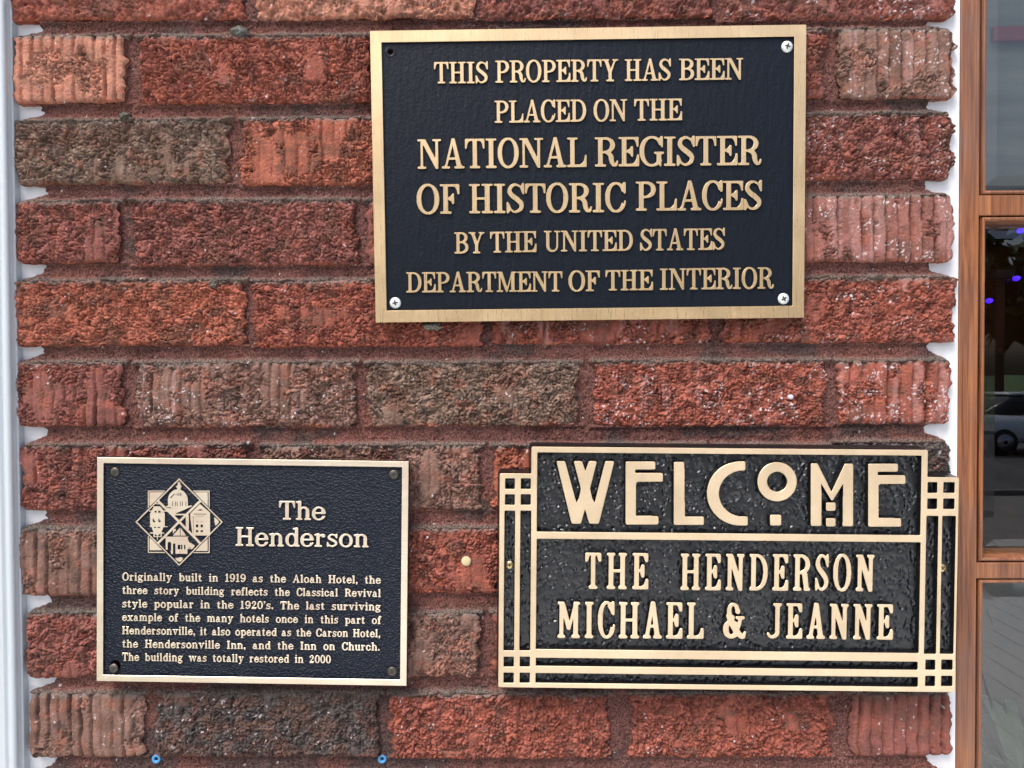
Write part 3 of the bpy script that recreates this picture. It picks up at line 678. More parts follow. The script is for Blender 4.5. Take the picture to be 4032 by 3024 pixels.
def _black(kind):
    def f(n, p):
        v = coords(n)
        if kind == 'leather':
            k = noise(n, v, 420, 5, .6); s = noise(n, coords(n, (1, 1, .25)), 260, 3); bump(n, p, s, .0006, 1, bump(n, None, k, .00035))
            d = ramp(n, noise(n, v, 900, 4, .75), [(.66, g3(0)), (.74, g3(1))])
            n.links.new(mixc(n, math_(n, 'MULTIPLY', d, .10), (.006, .009, .015), (.3, .32, .35)), p.inputs['Base Color'])
        elif kind == 'pebble':
            vo = N(n, 'TexVoronoi', feature='F1'); vo.inputs['Scale'].default_value = 560; vo.inputs['Randomness'].default_value = 1
            n.links.new(coords(n, (.8, 1, 1.15), rot=(0, .35, 0)), vo.inputs['Vector'])
            k = noise(n, v, 700, 4, .6); bump(n, p, math_(n, 'ADD', vo.outputs[0], k), .0011)
        else:
            vo = N(n, 'TexVoronoi', feature='SMOOTH_F1'); vo.inputs['Scale'].default_value = 215; vo.inputs['Smoothness'].default_value = .35
            q = coords(n, (1.1, 1, .92)); dn = N(n, 'TexNoise'); dn.inputs['Scale'].default_value = 120; n.links.new(q, dn.inputs['Vector'])
            vv = N(n, 'VectorMath', operation='MULTIPLY_ADD'); vv.inputs[1].default_value = (.006,)*3; n.links.new(dn.outputs['Color'], vv.inputs[0]); n.links.new(q, vv.inputs[2]); n.links.new(vv.outputs[0], vo.inputs['Vector'])
            bump(n, p, ramp(n, vo.outputs[0], [(.0, g3(0)), (.55, g3(.9)), (1, g3(1))]), .0016)
    return f
M_leather = mat('matt_black_leather_grain_paint', (.005, .008, .014), .34, spec=.24, build=_black('leather'))
M_pebble = mat('black_pebbled_paint', (.005, .009, .020), .33, spec=.25, build=_black('pebble'))
M_hammer = mat('glossy_black_hammered_paint', (.005, .006, .008), .32, spec=.8, build=_black('hammer'))
M_side = mat('black_satin_enamel', (.008, .008, .009), .35)
M_side_g = mat('black_gloss_enamel', (.007, .007, .008), .2, build=lambda n, p: bump(n, p, noise(n, coords(n), 260, 3), .0006))
M_edge = mat('dark_aged_bronze_edge', (.035, .026, .018), .5, metal=.3)

# ---------------------------------------------------------------- raised shapes from outlines
def area(P): x, y = P[:, 0], P[:, 1]; return .5*np.sum(x*np.roll(y, -1)-np.roll(x, -1)*y)
def offs(P, k):
    a = P-np.roll(P, 1, 0); b = np.roll(P, -1, 0)-P
    na = np.stack([a[:, 1], -a[:, 0]], 1)/np.maximum(np.hypot(*a.T), 1e-9)[:, None]; nb = np.stack([b[:, 1], -b[:, 0]], 1)/np.maximum(np.hypot(*b.T), 1e-9)[:, None]
    n = na+nb; l2 = np.maximum((n*n).sum(1), .35); return P+n*(2*k/l2)[:, None]
def raised(name, loops, H, draft, ch=.0, y0=0.0, front=0, side=1, rings=1):
    """loops in (x, z); front face at y0-H, foot at y0 spread by draft; material 0 = front, 1 = side"""
    big = max(loops, key=lambda p: abs(area(p)))
    if area(big) < 0: loops = [p[::-1] for p in loops]
    V = []; F = []; MI = []
    A = np.vstack(loops); off = np.cumsum([0]+[len(p) for p in loops]); T = []
    outs = [i for i, p in enumerate(loops) if area(p) > 0]; grp = {i: [i] for i in outs}
    def inside(q, P):
        x, y = q; r = False
        for i in range(len(P)):
            xa, ya = P[i]; xb, yb = P[i-1]
            if (ya > y) != (yb > y) and x < (xb-xa)*(y-ya)/(yb-ya)+xa: r = not r
        return r
    for i, p in enumerate(loops):
        if area(p) <= 0:
            c = [o for o in outs if inside(p[0], loops[o])]
            if c: grp[min(c, key=lambda o: area(loops[o]))].append(i)
    for g in grp.values():
        idx = [k for i in g for k in range(off[i], off[i+1])]
        T += [tuple(idx[k] for k in t) for t in geometry.tessellate_polygon([[Vector((float(x), float(z), 0)) for x, z in loops[i]] for i in g])]
    for x, z in A: V.append((x, y0-H, z))
    for t in T:
        a, b, c = (A[i] for i in t); s = (b[0]-a[0])*(c[1]-a[1])-(b[1]-a[1])*(c[0]-a[0])
        if abs(s) < 1e-14: continue
        F.append(tuple(t) if s > 0 else tuple(t[::-1])); MI.append(front)
    st = 0
    for P in loops:
        n = len(P); prev = list(range(st, st+n)); st += n
        lv = ([(ch, H-ch, front)] if ch else [])
        lv += [(ch*.7+draft*(j/rings)**1.0, (H-ch)*(1-(j/rings))*1.0, side) for j in range(1, rings+1)]
        for k, hgt, mi in lv:
            Q = offs(P, k); cur = list(range(len(V), len(V)+n)); V += [(x, y0-hgt, z) for x, z in Q]
            for i in range(n): F.append((prev[i], cur[i], cur[(i+1) % n], prev[(i+1) % n])); MI.append(mi)
            prev = cur
    return pymesh(name, V, F, midx=MI)
def circ(cx, cz, r, n=28): return np.array([(cx+r*math.cos(2*math.pi*i/n), cz+r*math.sin(2*math.pi*i/n)) for i in range(n)])
def hole(cx, cz, r, n=28): return circ(cx, cz, r, n)[::-1]
def rct(x0, z0, x1, z1, r=0, ccw=True):
    if r <= 0: P = np.array([(x0, z0), (x1, z0), (x1, z1), (x0, z1)], float)
    else:
        P = []
        for cx, cz, a in ((x1-r, z0+r, -90), (x1-r, z1-r, 0), (x0+r, z1-r, 90), (x0+r, z0+r, 180)):
            for k in range(5): t = rad(a+k*22.5); P.append((cx+r*math.cos(t), cz+r*math.sin(t)))
        P = np.array(P)
    return P if ccw else P[::-1]
def homog(src, dst):
    A = []; B = []
    for (x, y), (u, v) in zip(src, dst):
        A.append([x, y, 1, 0, 0, 0, -u*x, -u*y]); B.append(u); A.append([0, 0, 0, x, y, 1, -v*x, -v*y]); B.append(v)
    h = np.append(np.linalg.solve(np.array(A), np.array(B)), 1).reshape(3, 3)
    def f(x, y):
        q = h @ np.array([x, y, 1.]); return q[:2]/q[2]
    return f
class Plaque:
    """corners (TL TR BR BL) in zoom pixels of a photo region at (ox, oy, k); the root sits at its centre on the wall side, x right, z up"""
    def __init__(s, name, reg, q, T, label, tilt=0):
        ox, oy, k = reg; pts = [bp(ox+a*k, oy+b*k, -T) for a, b in q]
        c = sum(pts)/4; wx = (pts[1]-pts[0]+pts[2]-pts[3])/2; hz = (pts[0]-pts[3]+pts[1]-pts[2])/2
        s.w, s.h = np.hypot(*wx), np.hypot(*hz); ang = (math.atan2(wx[1], wx[0])+math.atan2(-hz[0], hz[1]))/2; s.T = T
        s.root = empty(name, (c[0], 0, c[1]), (tilt, -ang, 0)); tag(s.root, label, 'wall plaque', 'cast metal plaques screwed to the brick wall')
        if tilt: s.root.location.y = 0
        s.f = homog(q, [(-s.w/2, s.h/2), (s.w/2, s.h/2), (s.w/2, -s.h/2), (-s.w/2, -s.h/2)])
    def put(s, name, me, mats, y=0.0, x=0, z=0, sc=None):
        o = link(name, me, mats, s.root, (x, y, z))
        if sc: o.scale = sc
        return o
_gm = {}
def glyph_mesh(ch, sty, H, draft, chm, mats, tol):
    k = (ch, sty, H, draft, mats[0].name)
    if k not in _gm:
        L, w = glyph(ch, sty, tol); me = raised('letter', L, H, draft, chm, 0)
        for m in mats: me.materials.append(m)
        _gm[k] = (me, w)
    return _gm[k]
def place_word(pl, text, sty, x0, yt0, yb0, x1, yb1, gap, H, draft, mats, y, chm=.012, tol=.22, joined=False, zs=1.0):
    """zoom pixels: left edge, cap top and baseline there, right edge, baseline there; heights are multiples of the cap height"""
    A = pl.f(x0, yb0); Bp = pl.f(x1, yb1); Tp = pl.f(x0, yt0); cap = (Tp[1]-A[1])*zs
    ws = [glyph(c, sty, tol)[1] for c in text]; nat = sum(ws)+gap*(len(text)-1); kx = (Bp[0]-A[0])/nat; u = 0
    Vj, Fj, Mj = [], [], []
    for c, w in zip(text, ws):
        me, _ = glyph_mesh(c, sty, H/cap if joined else H, draft, chm, mats, tol)
        px = A[0]+u*kx; pz = A[1]+(Bp[1]-A[1])*(px-A[0])/(Bp[0]-A[0]) if Bp[0] != A[0] else A[1]
        if not joined:
            o = bpy.data.objects.new('letter', me); COL.objects.link(o); o.parent = pl.root; o.location = (px, y, pz); o.scale = (kx, cap, cap)
        else:
            co = np.zeros(len(me.vertices)*3, np.float32); me.vertices.foreach_get('co', co); co = co.reshape(-1, 3)*np.array([kx, cap, cap])+np.array([px, 0, pz])
            b = len(Vj); Vj += co.tolist(); Fj += [tuple(b+i for i in f.vertices) for f in me.polygons]; Mj += [f.material_index for f in me.polygons]
        u += w+gap
    if joined:
        cx = (A[0]+Bp[0])/2; Vn = [(v[0]-cx, v[1], v[2]-A[1]) for v in Vj]
        link('word', pymesh('word', Vn, Fj, midx=Mj), mats, pl.root, (cx, y, A[1]))
def screw(pl, x, y, rpx, k, mats, yl, dome=.0016, ang=20, proud=0, tilt=(0, 0)):
    c = pl.f(x, y); R = rpx*k*.2102e-3*(abs(CAM_Y)-pl.T)/abs(CAM_Y)
    prof = [(R*.93, .0004), (R, 0)]+[(R*math.cos(t), -dome*math.sin(t)) for t in np.linspace(.12, 1.3, 6)]
    V, F = lathe(prof); root = link('screw', pymesh('screw', V, F, True), mats[0], pl.root, (c[0], yl-proud, c[1])); root.rotation_euler = (tilt[0], rad(ang), tilt[1])
    a, b = R*.46, R*.13; P = np.array([(b, b), (b, a), (-b, a), (-b, b), (-a, b), (-a, -b), (-b, -b), (-b, -a), (b, -a), (b, -b), (a, -b), (a, b)])[::-1]
    o = link('cross_recess_shade', raised('cross_recess_shade', [P], .0007, -.0001), [mats[1], mats[1]], root, (0, -dome*.58, 0))  # dark cross laid on the head, its colour standing in for recess shade
    if proud:
        V, F = lathe([(R*.42, .004), (R*.42, proud+.006)]); link('shank', pymesh('shank', V, F, True), mats[0], root)
    return root
M_zinc = mat('zinc_plated_screw', (.78, .82, .80), .4, metal=.4, build=lambda n, p: bump(n, p, noise(n, coords(n), 900, 3), .0002))
M_slot = mat('dark_recess_shade', (.03, .03, .028), .6)  # shade of the cross slot put into the colour
M_dks = mat('blackened_screw', (.10, .09, .075), .4, metal=.6)
M_brs = mat('brass_screw', (.72, .55, .28), .32, metal=.9)
M_brslot = mat('brass_recess_shade', (.10, .075, .02), .6, metal=.3)

# ---------------------------------------------------------------- 1. National Register plaque
reg = (1400, 60, .8318)
P1 = Plaque('register_plaque', reg, [(68, 83), (2133, 52), (2122, 1424), (98, 1453)], .0125, 'large black and bronze plaque whose text begins THIS PROPERTY HAS BEEN PLACED', tilt=rad(1.7))
P1.root.location.y = -.0030
def holes_of(pl, hs, k): return [hole(*pl.f(x, y), r*k*.2102e-3) for x, y, r in hs]
W1, H1 = P1.w, P1.h; FD = .0075                                      # field plane
a = P1.f(120, 132); b = P1.f(2080, 106); c = P1.f(2070, 1374); d = P1.f(147, 1398)
inn = (max(a[0], d[0])*.5+min(a[0], d[0])*.5, (c[1]+d[1])/2, (b[0]+c[0])/2, (a[1]+b[1])/2)
out = rct(-W1/2, -H1/2, W1/2, H1/2)
hx, hz = P1.f(163, 177)
P1.put('backplate', raised('backplate', [out, hole(hx, hz, .0027)], FD, .0, 0), [M_leather, M_edge])
P1.put('frame', raised('frame', [out, rct(*inn, .0006, False)], .0020, .0, .0003), [M_br_v, M_side], y=-FD)
me_lip = raised('countersink', [circ(hx, hz, .0042), hole(hx, hz, .0029)], .00025, .0006)
P1.put('screw_hole', me_lip, [M_leather, M_leather], y=-FD)
MT = (M_br_v, M_side)
for w in [('THIS', 373, 228, 327, 628, 325), ('PROPERTY', 663, 221, 323, 1245, 315), ('HAS', 1277, 214, 314, 1495, 311), ('BEEN', 1534, 211, 310, 1836, 306),
          ('PLACED', 660, 410, 512, 1093, 505), ('ON', 1130, 404, 505, 1287, 502), ('THE', 1322, 401, 501, 1547, 498),
          ('NATIONAL', 295, 593, 729, 1096, 718), ('REGISTER', 1136, 582, 717, 1921, 707),
          ('OF', 292, 806, 942, 495, 939), ('HISTORIC', 540, 803, 938, 1280, 930), ('PLACES', 1330, 790, 924, 1925, 918),
          ('BY', 470, 1030, 1128, 612, 1126), ('THE', 640, 1027, 1123, 858, 1119), ('UNITED', 895, 1022, 1118, 1315, 1112), ('STATES', 1350, 1013, 1112, 1750, 1106),
          ('DEPARTMENT', 242, 1219, 1312, 982, 1305), ('OF', 1012, 1210, 1305, 1160, 1302), ('THE', 1187, 1206, 1300, 1410, 1297), ('INTERIOR', 1443, 1198, 1296, 1980, 1288)]:
    place_word(P1, w[0], 'century', *w[1:], .035, .095 if w[3]-w[2] < 120 else .075, .014, MT, -FD)
for x, y, an in ((2047, 150, 15), (188, 1362, 80), (2030, 1337, 60)): screw(P1, x, y, 27, .8318, (M_zinc, M_slot), -FD, ang=an)

# ---------------------------------------------------------------- 2. The Henderson plaque
P2 = Plaque('henderson_plaque', (340, 1760, .5967), [(75, 72), (2127, 95), (2108, 1572), (70, 1543)], .0105, 'black pebbled plaque titled The Henderson with a round cornered text block and a star of buildings')
P2.root['label'] = 'black pebbled plaque titled The Henderson with a diamond emblem of four buildings'
P2.root.location.y = -.0020; FD2 = .0073
a = P2.f(112, 108); b = P2.f(2088, 127); c = P2.f(2070, 1533); d = P2.f(108, 1510)
out = rct(-P2.w/2, -P2.h/2, P2.w/2, P2.h/2); inn = ((a[0]+d[0])/2, (c[1]+d[1])/2, (b[0]+c[0])/2, (a[1]+b[1])/2)
h4 = P2.f(186, 1447)
P2.put('backplate', raised('backplate', [out, hole(*h4, .0045)], FD2, .0, 0), [M_pebble, M_edge])
P2.put('frame', raised('frame', [out, rct(*inn, .0008, False)], .0016, .0, .00025), [M_br_h, M_side], y=-FD2)
MH = (M_br_h, M_side)
place_word(P2, 'The', 'clarendon', 1272, 357, 478, 1575, 481, .05, .09, .014, MH, -FD2)
place_word(P2, 'Henderson', 'clarendon', 985, 531, 652, 1862, 660, .06, .09, .014, MH, -FD2)
LN = [('Originally built in 1919 as the Aloah Hotel, the', 235, 884, 1941), ('three story building reflects the Classical Revival', 234, 972, 1941), ("style popular in the 1920's. The last surviving", 233, 1061, 1941),
      ('example of the many hotels once in this part of', 233, 1150, 1943), ('Hendersonville, it also operated as the Carson Hotel,', 233, 1238, 1938), ('the Hendersonville Inn, and the Inn on Church.', 233, 1326, 1934), ('The building was totally restored in 2000', 233, 1413, 1610)]
def natw(t): return sum(glyph(ch, 'book', .5)[1] for ch in t)+.075*(len(t)-1)
capz = 51.
for t, x0, yb, x1 in LN:
    ws = t.split(); tot = [natw(q)*capz for q in ws]; want = x1-x0; kx = 1.06
    sp = (want-kx*sum(tot))/(len(ws)-1)
    if sp < capz*.42: kx = (want-capz*.42*(len(ws)-1))/sum(tot); sp = capz*.42
    if sp > capz*.95: kx = min(1.2, (want-capz*.9*(len(ws)-1))/sum(tot)); sp = (want-kx*sum(tot))/(len(ws)-1)
    x = x0; sl = .0106
    for q, wq in zip(ws, tot):
        place_word(P2, q, 'book', x, yb+(x-x0)*sl-capz, yb+(x-x0)*sl, x+wq*kx, yb+(x+wq*kx-x0)*sl, .075, .0008, .012, MH, -FD2, tol=.5, joined=True); x += wq*kx+sp
# emblem, drawn in hundredths of its own zoom (x right, y down)
def emblem():
    c = Cv(0, 16.6, -16.6, 0, 30); e = lambda *p, op=1: c.poly(*[(x/100, -y/100) for x, y in p], op=op)
    def r(x0, y0, x1, y1, op=1): c.rect(x0/100, -y1/100, x1/100, -y0/100, op=op)
    def ar(cx, y0, y1, w, op=-1): r(cx-w/2, y0+w/2, cx+w/2, y1, op); c.ell(cx/100, -(y0+w/2)/100, w/200, w/200, op=op)
    r(338, 303, 1347, 1322)
    for q in ((360, 318, 600, 330), (1070, 318, 1322, 330), (354, 318, 364, 580), (1318, 318, 1332, 600), (352, 1040, 366, 1296), (1314, 1060, 1330, 1300), (352, 1280, 620, 1304), (1085, 1290, 1330, 1310)): r(*q, -1)
    D = [(850, 100), (1562, 815), (850, 1532), (135, 815)]; m = (850, 812)
    e((850, 82), (1580, 815), (850, 1548), (118, 815), op=-1); e(*D)
    mid = lambda a, b: ((a[0]+b[0])/2, (a[1]+b[1])/2)
    TL, TR, BRr, BL = mid(D[3], D[0]), mid(D[0], D[1]), mid(D[1], D[2]), mid(D[2], D[3])
    def inset(Q, k):
        cx = sum(p[0] for p in Q)/4; cy = sum(p[1] for p in Q)/4; return [(cx+(x-cx)*k, cy+(y-cy)*k) for x, y in Q]
    for Q in ((D[0], TR, m, TL), (TL, m, BL, D[3]), (TR, D[1], BRr, m), (m, BRr, D[2], BL)): e(*inset(Q, .925), op=-1)
    # domed capitol
    c.ell(8.28, -4.55, 1.62, 1.72); r(668, 450, 990, 560); e((815, 300), (830, 160), (862, 160), (882, 240), (870, 300)); e((790, 225), (895, 225), (870, 262), (815, 262))
    r(640, 552, 1000, 575); e((620, 585), (850, 600), (1050, 540), (1060, 560), (760, 690), (700, 640)); r(760, 682, 950, 704)
    for x in (740, 785, 812, 870, 900, 955): r(x, 478, x+9, 560, -1)
    for x, w in ((790, 12), (820, 22), (856, 24), (890, 12)): e((x, 385), (x+w, 385), (x+w*.5+(845-x)*.25, 315), op=-1)
    e((700, 420), (775, 345), (780, 355), (715, 430), op=-1); e((830, 668), (985, 625), (1000, 640), (870, 682), op=-1)
    # clock tower
    r(375, 670, 615, 885); e((430, 580), (560, 580), (610, 670), (385, 670)); r(355, 630, 660, 646); r(430, 560, 545, 600); r(470, 510, 540, 524)
    e((395, 885), (600, 885), (560, 985), (495, 1045), (430, 985)); r(370, 885, 660, 900); r(365, 990, 605, 1004); r(430, 940, 450, 1060); r(545, 930, 565, 1060); r(445, 1050, 560, 1062); r(488, 1050, 502, 1110)
    for x in (440, 530): c.ell(x/100, -7.88, .23, .34, op=-1); c.ell((x+8)/100, -7.75, .12, .2)
    e((440, 650), (480, 620), (475, 668), op=-1); e((510, 668), (510, 620), (560, 655), op=-1); r(440, 895, 470, 915, -1); r(500, 895, 540, 915, -1)
    # pedimented block
    e((1190, 520), (1355, 660), (1355, 1035), (1070, 1035), (1025, 700), (1040, 670)); r(960, 700, 1008, 930); r(1015, 700, 1030, 960, -1)
    e((1140, 628), (1195, 602), (1245, 628), op=-1); r(1085, 682, 1295, 692, -1); r(1120, 716, 1260, 723, -1); r(1078, 715, 1086, 1000, -1)
    for x in (1122, 1200): r(x, 855, x+38, 902, -1); r(x, 950, x+38, 980, -1); r(x, 810, x+38, 816, -1)
    e((1425, 730), (1500, 800), (1500, 825), (1440, 875), (1425, 800))
    # arched depot
    e((868, 900), (965, 1038), (745, 1038)); r(862, 905, 872, 1035, -1); e((750, 935), (790, 925), (800, 945), (745, 1010)); e((630, 1055), (1005, 1050), (985, 1075), (1010, 1140), (1110, 1200), (1060, 1260), (985, 1260), (985, 1335), (800, 1335), (630, 1260)); r(715, 1230, 748, 1340)
    ar(690, 1140, 1290, 58); ar(768, 1165, 1330, 42); ar(847, 1185, 1262, 44); r(880, 1185, 903, 1265, -1); r(930, 1190, 950, 1262, -1); r(858, 1290, 864, 1320, -1)
    for x in (992, 1012, 1032): r(x, 1218, x+5, 1268, -1)
    e((780, 1410), (830, 1400), (870, 1390), (912, 1400), (900, 1440), (860, 1470), (815, 1450))
    return [simplify(p, .35)/c.res+np.array([c.x0, c.y0]) for p in contours(gauss(c.m, .8))]
L = []
for p in emblem():
    fx = 500+p[:, 0]*100*400/1659.; fy = 1860-p[:, 1]*100*400/1659.
    L.append(np.array([P2.f((x-340)/.5967, (y-1760)/.5967) for x, y in zip(fx, fy)]))
P2.put('emblem', raised('emblem', L, .0009, .00012, .0), list(MH), y=-FD2)
for x, y, an in ((183, 168, 30), (2028, 181, 10), (2014, 1484, 75)):
    cc = P2.f(x, y); P2.put('washer', raised('washer', [circ(*cc, .0047), hole(*cc, .0040)], .0004, .0), [M_side, M_side], y=-FD2)
    screw(P2, x, y, 31, .5967, (M_dks, M_slot), -FD2, .0011, an)
screw(P2, 180, 1460, 30, .5967, (M_dks, M_slot), -FD2, .0013, 30, proud=.0015, tilt=(rad(-10), rad(-6)))

# ---------------------------------------------------------------- 3. Welcome plaque
T3 = .0175; RC = .0052
P3 = Plaque('welcome_plaque', (1900, 1700, .8590), [(80, 192), (2183, 212), (2165, 1195), (75, 1168)], T3, 'glossy hammered black plaque with stepped gold border reading WELCOME')
P3.root.location.y = -.0015; T3 -= .0015
f3 = P3.f
a = f3(225, 68); b = f3(2040, 88); w2, h2 = P3.w/2, P3.h/2; ye = (a[1]+b[1])/2
O3 = np.array([(-w2, -h2), (w2, -h2), (w2, h2), (b[0], h2), (b[0], ye), (a[0], ye), (a[0], h2), (-w2, h2)])
def softpoly(P, r=.0012, n=4):
    out = []
    for i in range(len(P)):
        p0, p, p1 = P[i-1], P[i], P[(i+1) % len(P)]; a = p+(p0-p)/np.hypot(*(p0-p))*r; b = p+(p1-p)/np.hypot(*(p1-p))*r; out += qc(a, p, b, n)
    return np.array(out)
O3s = softpoly(O3)
def hr(x0, y0, x1, y1, r=.0010):
    p, q = f3(x0, y0), f3(x1, y1); return rct(min(p[0], q[0]), min(p[1], q[1]), max(p[0], q[0]), max(p[1], q[1]), r, False)
HOL = [hr(248, 92, 2009, 478), hr(246, 488, 2002, 1019), hr(243, 1033, 1997, 1096), hr(242, 1103, 1998, 1174)]
for (ya, yb_), (yc, yd) in (((211, 264), (230, 284)), ((284, 337), (305, 358)), ((359, 1004), (385, 1023)), ((1028, 1078), (1045, 1096)), ((1101, 1152), (1119, 1171))):
    sh = (yb_-ya) > 100; dx = lambda y: -(y-230)*.0115
    m1 = (ya+yb_)/2; m2 = (yc+yd)/2
    HOL += [hr(101+(m1-230)*-.006, ya, 149-(m1-230)*.004, yb_), hr(173-(m1-230)*.004, ya, 222-(m1-230)*.003, yb_), hr(2039+dx(m2), yc, 2087+dx(m2), yd), hr(2112+dx(m2), yc, 2167+dx(m2), yd)]
BO = offs(O3s, .0008)
P3.put('body', raised('body', [BO], T3-RC, .0016, 0, rings=2), [M_hammer, M_side])
P3.put('border', raised('border', [O3s]+HOL, RC, .0009, .00035, rings=2), [M_tan, M_side_g], y=-(T3-RC))
WL = {'W': [(720, 278), (808, 278), (940, 757), (975, 690), (995, 585), (915, 278), (1000, 278), (1040, 405), (1085, 278), (1165, 278), (1088, 582), (1115, 700), (1147, 757), (1270, 278), (1362, 278), (1190, 975), (1088, 975), (1037, 795), (988, 975), (890, 975)]}
Wp = [(46.6+x*.407, 23.3+y*.407) for x, y in WL['W']]
def deco(polys, extra=None):
    xs = [x for p in polys for x, y in p]; ys = [y for p in polys for x, y in p]
    x0, x1, y0, y1 = min(xs)-12, max(xs)+12, min(ys)-12, max(ys)+12; c = Cv(x0/100, x1/100, -y1/100, -y0/100, 55)
    for p in polys: c.poly(*[(x/100, -y/100) for x, y in p])
    if extra: extra(c)
    L = [simplify(p, .2)/c.res+np.array([c.x0, c.y0]) for p in contours(gauss(c.m, 1.6))]
    L = [np.array([f3(x*100, -y*100) for x, y in p]) for p in L]
    cen = (min(p[:, 0].min() for p in L)+max(p[:, 0].max() for p in L))/2, min(p[:, 1].min() for p in L)
    L = [p-np.array(cen) for p in L]
    P3.put('letter', raised('letter', L, RC*.92, .0011, .00035, rings=2), [M_tan, M_side_g], y=-(T3-RC), x=cen[0], z=cen[1])
deco([Wp])
def Esh(x, y): return [(x, y), (x+133, y+1), (x+133, y+34), (x+40, y+34), (x+40, y+53), (x+167, y+54), (x+167, y+90), (x+52, y+90), (x+44, y+97), (x+44, y+250), (x+147, y+251), (x+147, y+286), (x, y+286)]
deco([Esh(657, 138)]); deco([Esh(1771, 149)])
deco([[(878, 140), (922, 140), (925, 391), (1012, 392), (1012, 426), (878, 426)]])
def ringC(c):
    m = c.em(11.82, -2.84, 1.52, 1.45) & ~c.em(11.95, -2.84, 1.14, 1.08) & (c.X < 11.82); c.put(m)
deco([[(1172, 139), (1203, 139), (1203, 176), (1172, 177)], [(1172, 391), (1213, 391), (1213, 429), (1172, 429)], [(1030, 270), (1040, 270), (1040, 290), (1030, 290)]], ringC)
deco([[(1262, 222), (1275, 222), (1275, 234), (1262, 234)], [(1425, 222), (1438, 222), (1438, 234), (1425, 234)], [(1344, 142), (1356, 142), (1356, 155), (1344, 155)], [(1344, 305), (1356, 305), (1356, 318), (1344, 318)]], lambda c: c.put(c.em(13.5, -2.30, .88, .88) & ~c.em(13.5, -2.30, .48, .48)))
deco([[(1320, 383), (1367, 383), (1367, 429), (1320, 429)]])
deco([[(1507, 147), (1534, 147), (1600, 281), (1662, 150), (1697, 150), (1697, 433), (1653, 433), (1656, 232), (1603, 318), (1551, 232), (1553, 432), (1507, 432)]])
deco([[(1577, 328), (1617, 328), (1617, 362), (1577, 362)]]); deco([[(1577, 400), (1617, 400), (1617, 434), (1577, 434)]])
MW = (M_tan, M_side_g)
for w in [('THE', 470, 556, 719, 759, 722, .17), ('HENDERSON', 908, 561, 725, 1797, 732, .15), ('MICHAEL', 344, 781, 944, 1013, 949, .13), ('&', 1104, 787, 946, 1200, 947, .1), ('JEANNE', 1301, 789, 948, 1883, 955, .14)]:
    place_word(P3, w[0], 'condensed', *w[1:6], w[6], .0047/.030, .030, MW, -(T3-RC), chm=.012)
for x, y, an in ((123, 617, 5), (2124, 634, 40)): screw(P3, x, y, 19, .859, (M_brs, M_brslot), -(T3-RC), .0013, an)
# ---------------------------------------------------------------- plugs in the wall
M_plug = mat('blue_plastic', (.07, .27, .55), .4)
M_fill = mat('cream_filler', lin(205, 185, 145), .7, build=lambda n, p: bump(n, p, noise(n, coords(n), 900, 4), .0003))
M_hole = mat('dark_drill_hole', (.01, .01, .01), .9)
def wplug(px, py, label):
    c = bp(px, py, .0035); R = 17.5*.2102e-3
    V, F = lathe([(R*.42, .012), (R*.95, .012), (R, .0005), (R*.95, -.0002), (R*.5, 0), (R*.38, .0015), (R*.3, .006)][1:]); o = link('wall_plug', pymesh('wall_plug', V, F[:-2]+[F[-2]], True), M_plug, None, (c[0], .0035, c[1]))
    V, F = lathe([(R*.34, .0012), (R*.34, .004)]); link('screw_hole', pymesh('screw_hole', V, F), M_hole, o); tag(o, label, 'wall plug', 'blue plastic plugs in the mortar'); return o
wplug(614, 2990, 'round blue plastic plug in the bottom joint under the dark brick near the Henderson plaque')
wplug(1504, 2990, 'round blue plastic plug in the bottom joint between two bricks right of the other plug')
c = bp(1836, 2209); V, F = lathe([(.0040, .004), (.0040, -.0012), (.0030, -.0016), (.0012, -.0018)]); tag(link('filler_plug', pymesh('filler_plug', V, F, True), M_fill, None, (c[0], 0, c[1])), 'round cream filler dot in the red brick between the two lower plaques', 'filled hole')
c = bp(3113, 1563); V, F = lathe([(.0020, .004), (.0020, -.0012), (.0015, -.0016)]); tag(link('filler_plug', pymesh('filler_plug', V, F, True), mat('pale_filler', lin(205, 195, 210), .6), None, (c[0], 0, c[1])), 'small pale round filler spot in the brick below the right end of the register plaque', 'filled hole')

# ---------------------------------------------------------------- wooden door with bevelled panes
FY = .0082
xs0 = (bp(3781, 30, FY)[0]+bp(3765, 3000, FY)[0])/2
xs1 = (bp(3861, 30, FY)[0]+bp(3842, 3000, FY)[0])/2
xg = 0
za = [bp(3950, y, FY)[1] for y in (762, 851, 2213, 2285)]; XR = xs0+.62; ZT, ZB = CAM_Z+.62, CAM_Z-.62
door = empty('glazed_door', (xs0, FY, CAM_Z)); tag(door, 'varnished wooden glazed door with small bevelled panes right of the brick wall', 'door')
def dl(name, me, m): o = link(name, me, m, door); me.transform(Matrix.Translation((-xs0, -.003, -CAM_Z))); return o
dl('stile', boxm('stile', xs0, xs1, .003, .035, ZB, ZT, .0012), M_wood); dl('stile', boxm('stile', XR, XR+.03, .003, .035, ZB, ZT, .0012), M_wood)
def beadm(x0, x1, z0, z1, b=.0042):
    """four-sided glazing bead: outer lip, quarter round, down to the glass"""
    prof = [(0, .035), (0, .0065), (.0007, .0050), (.0016, .0046), (.0030, .0052), (b-.0004, .0085), (b, .0135), (b, .035)]
    V = []; F = []
    for d, y in prof: V += [(x0+d, y, z0+d), (x1-d, y, z0+d), (x1-d, y, z1-d), (x0+d, y, z1-d)]
    for j in range(len(prof)-1):
        for i in range(4): F.append((j*4+i, j*4+(i+1) % 4, j*4+4+(i+1) % 4, j*4+4+i))
    return pymesh('glazing_bead', V, F)
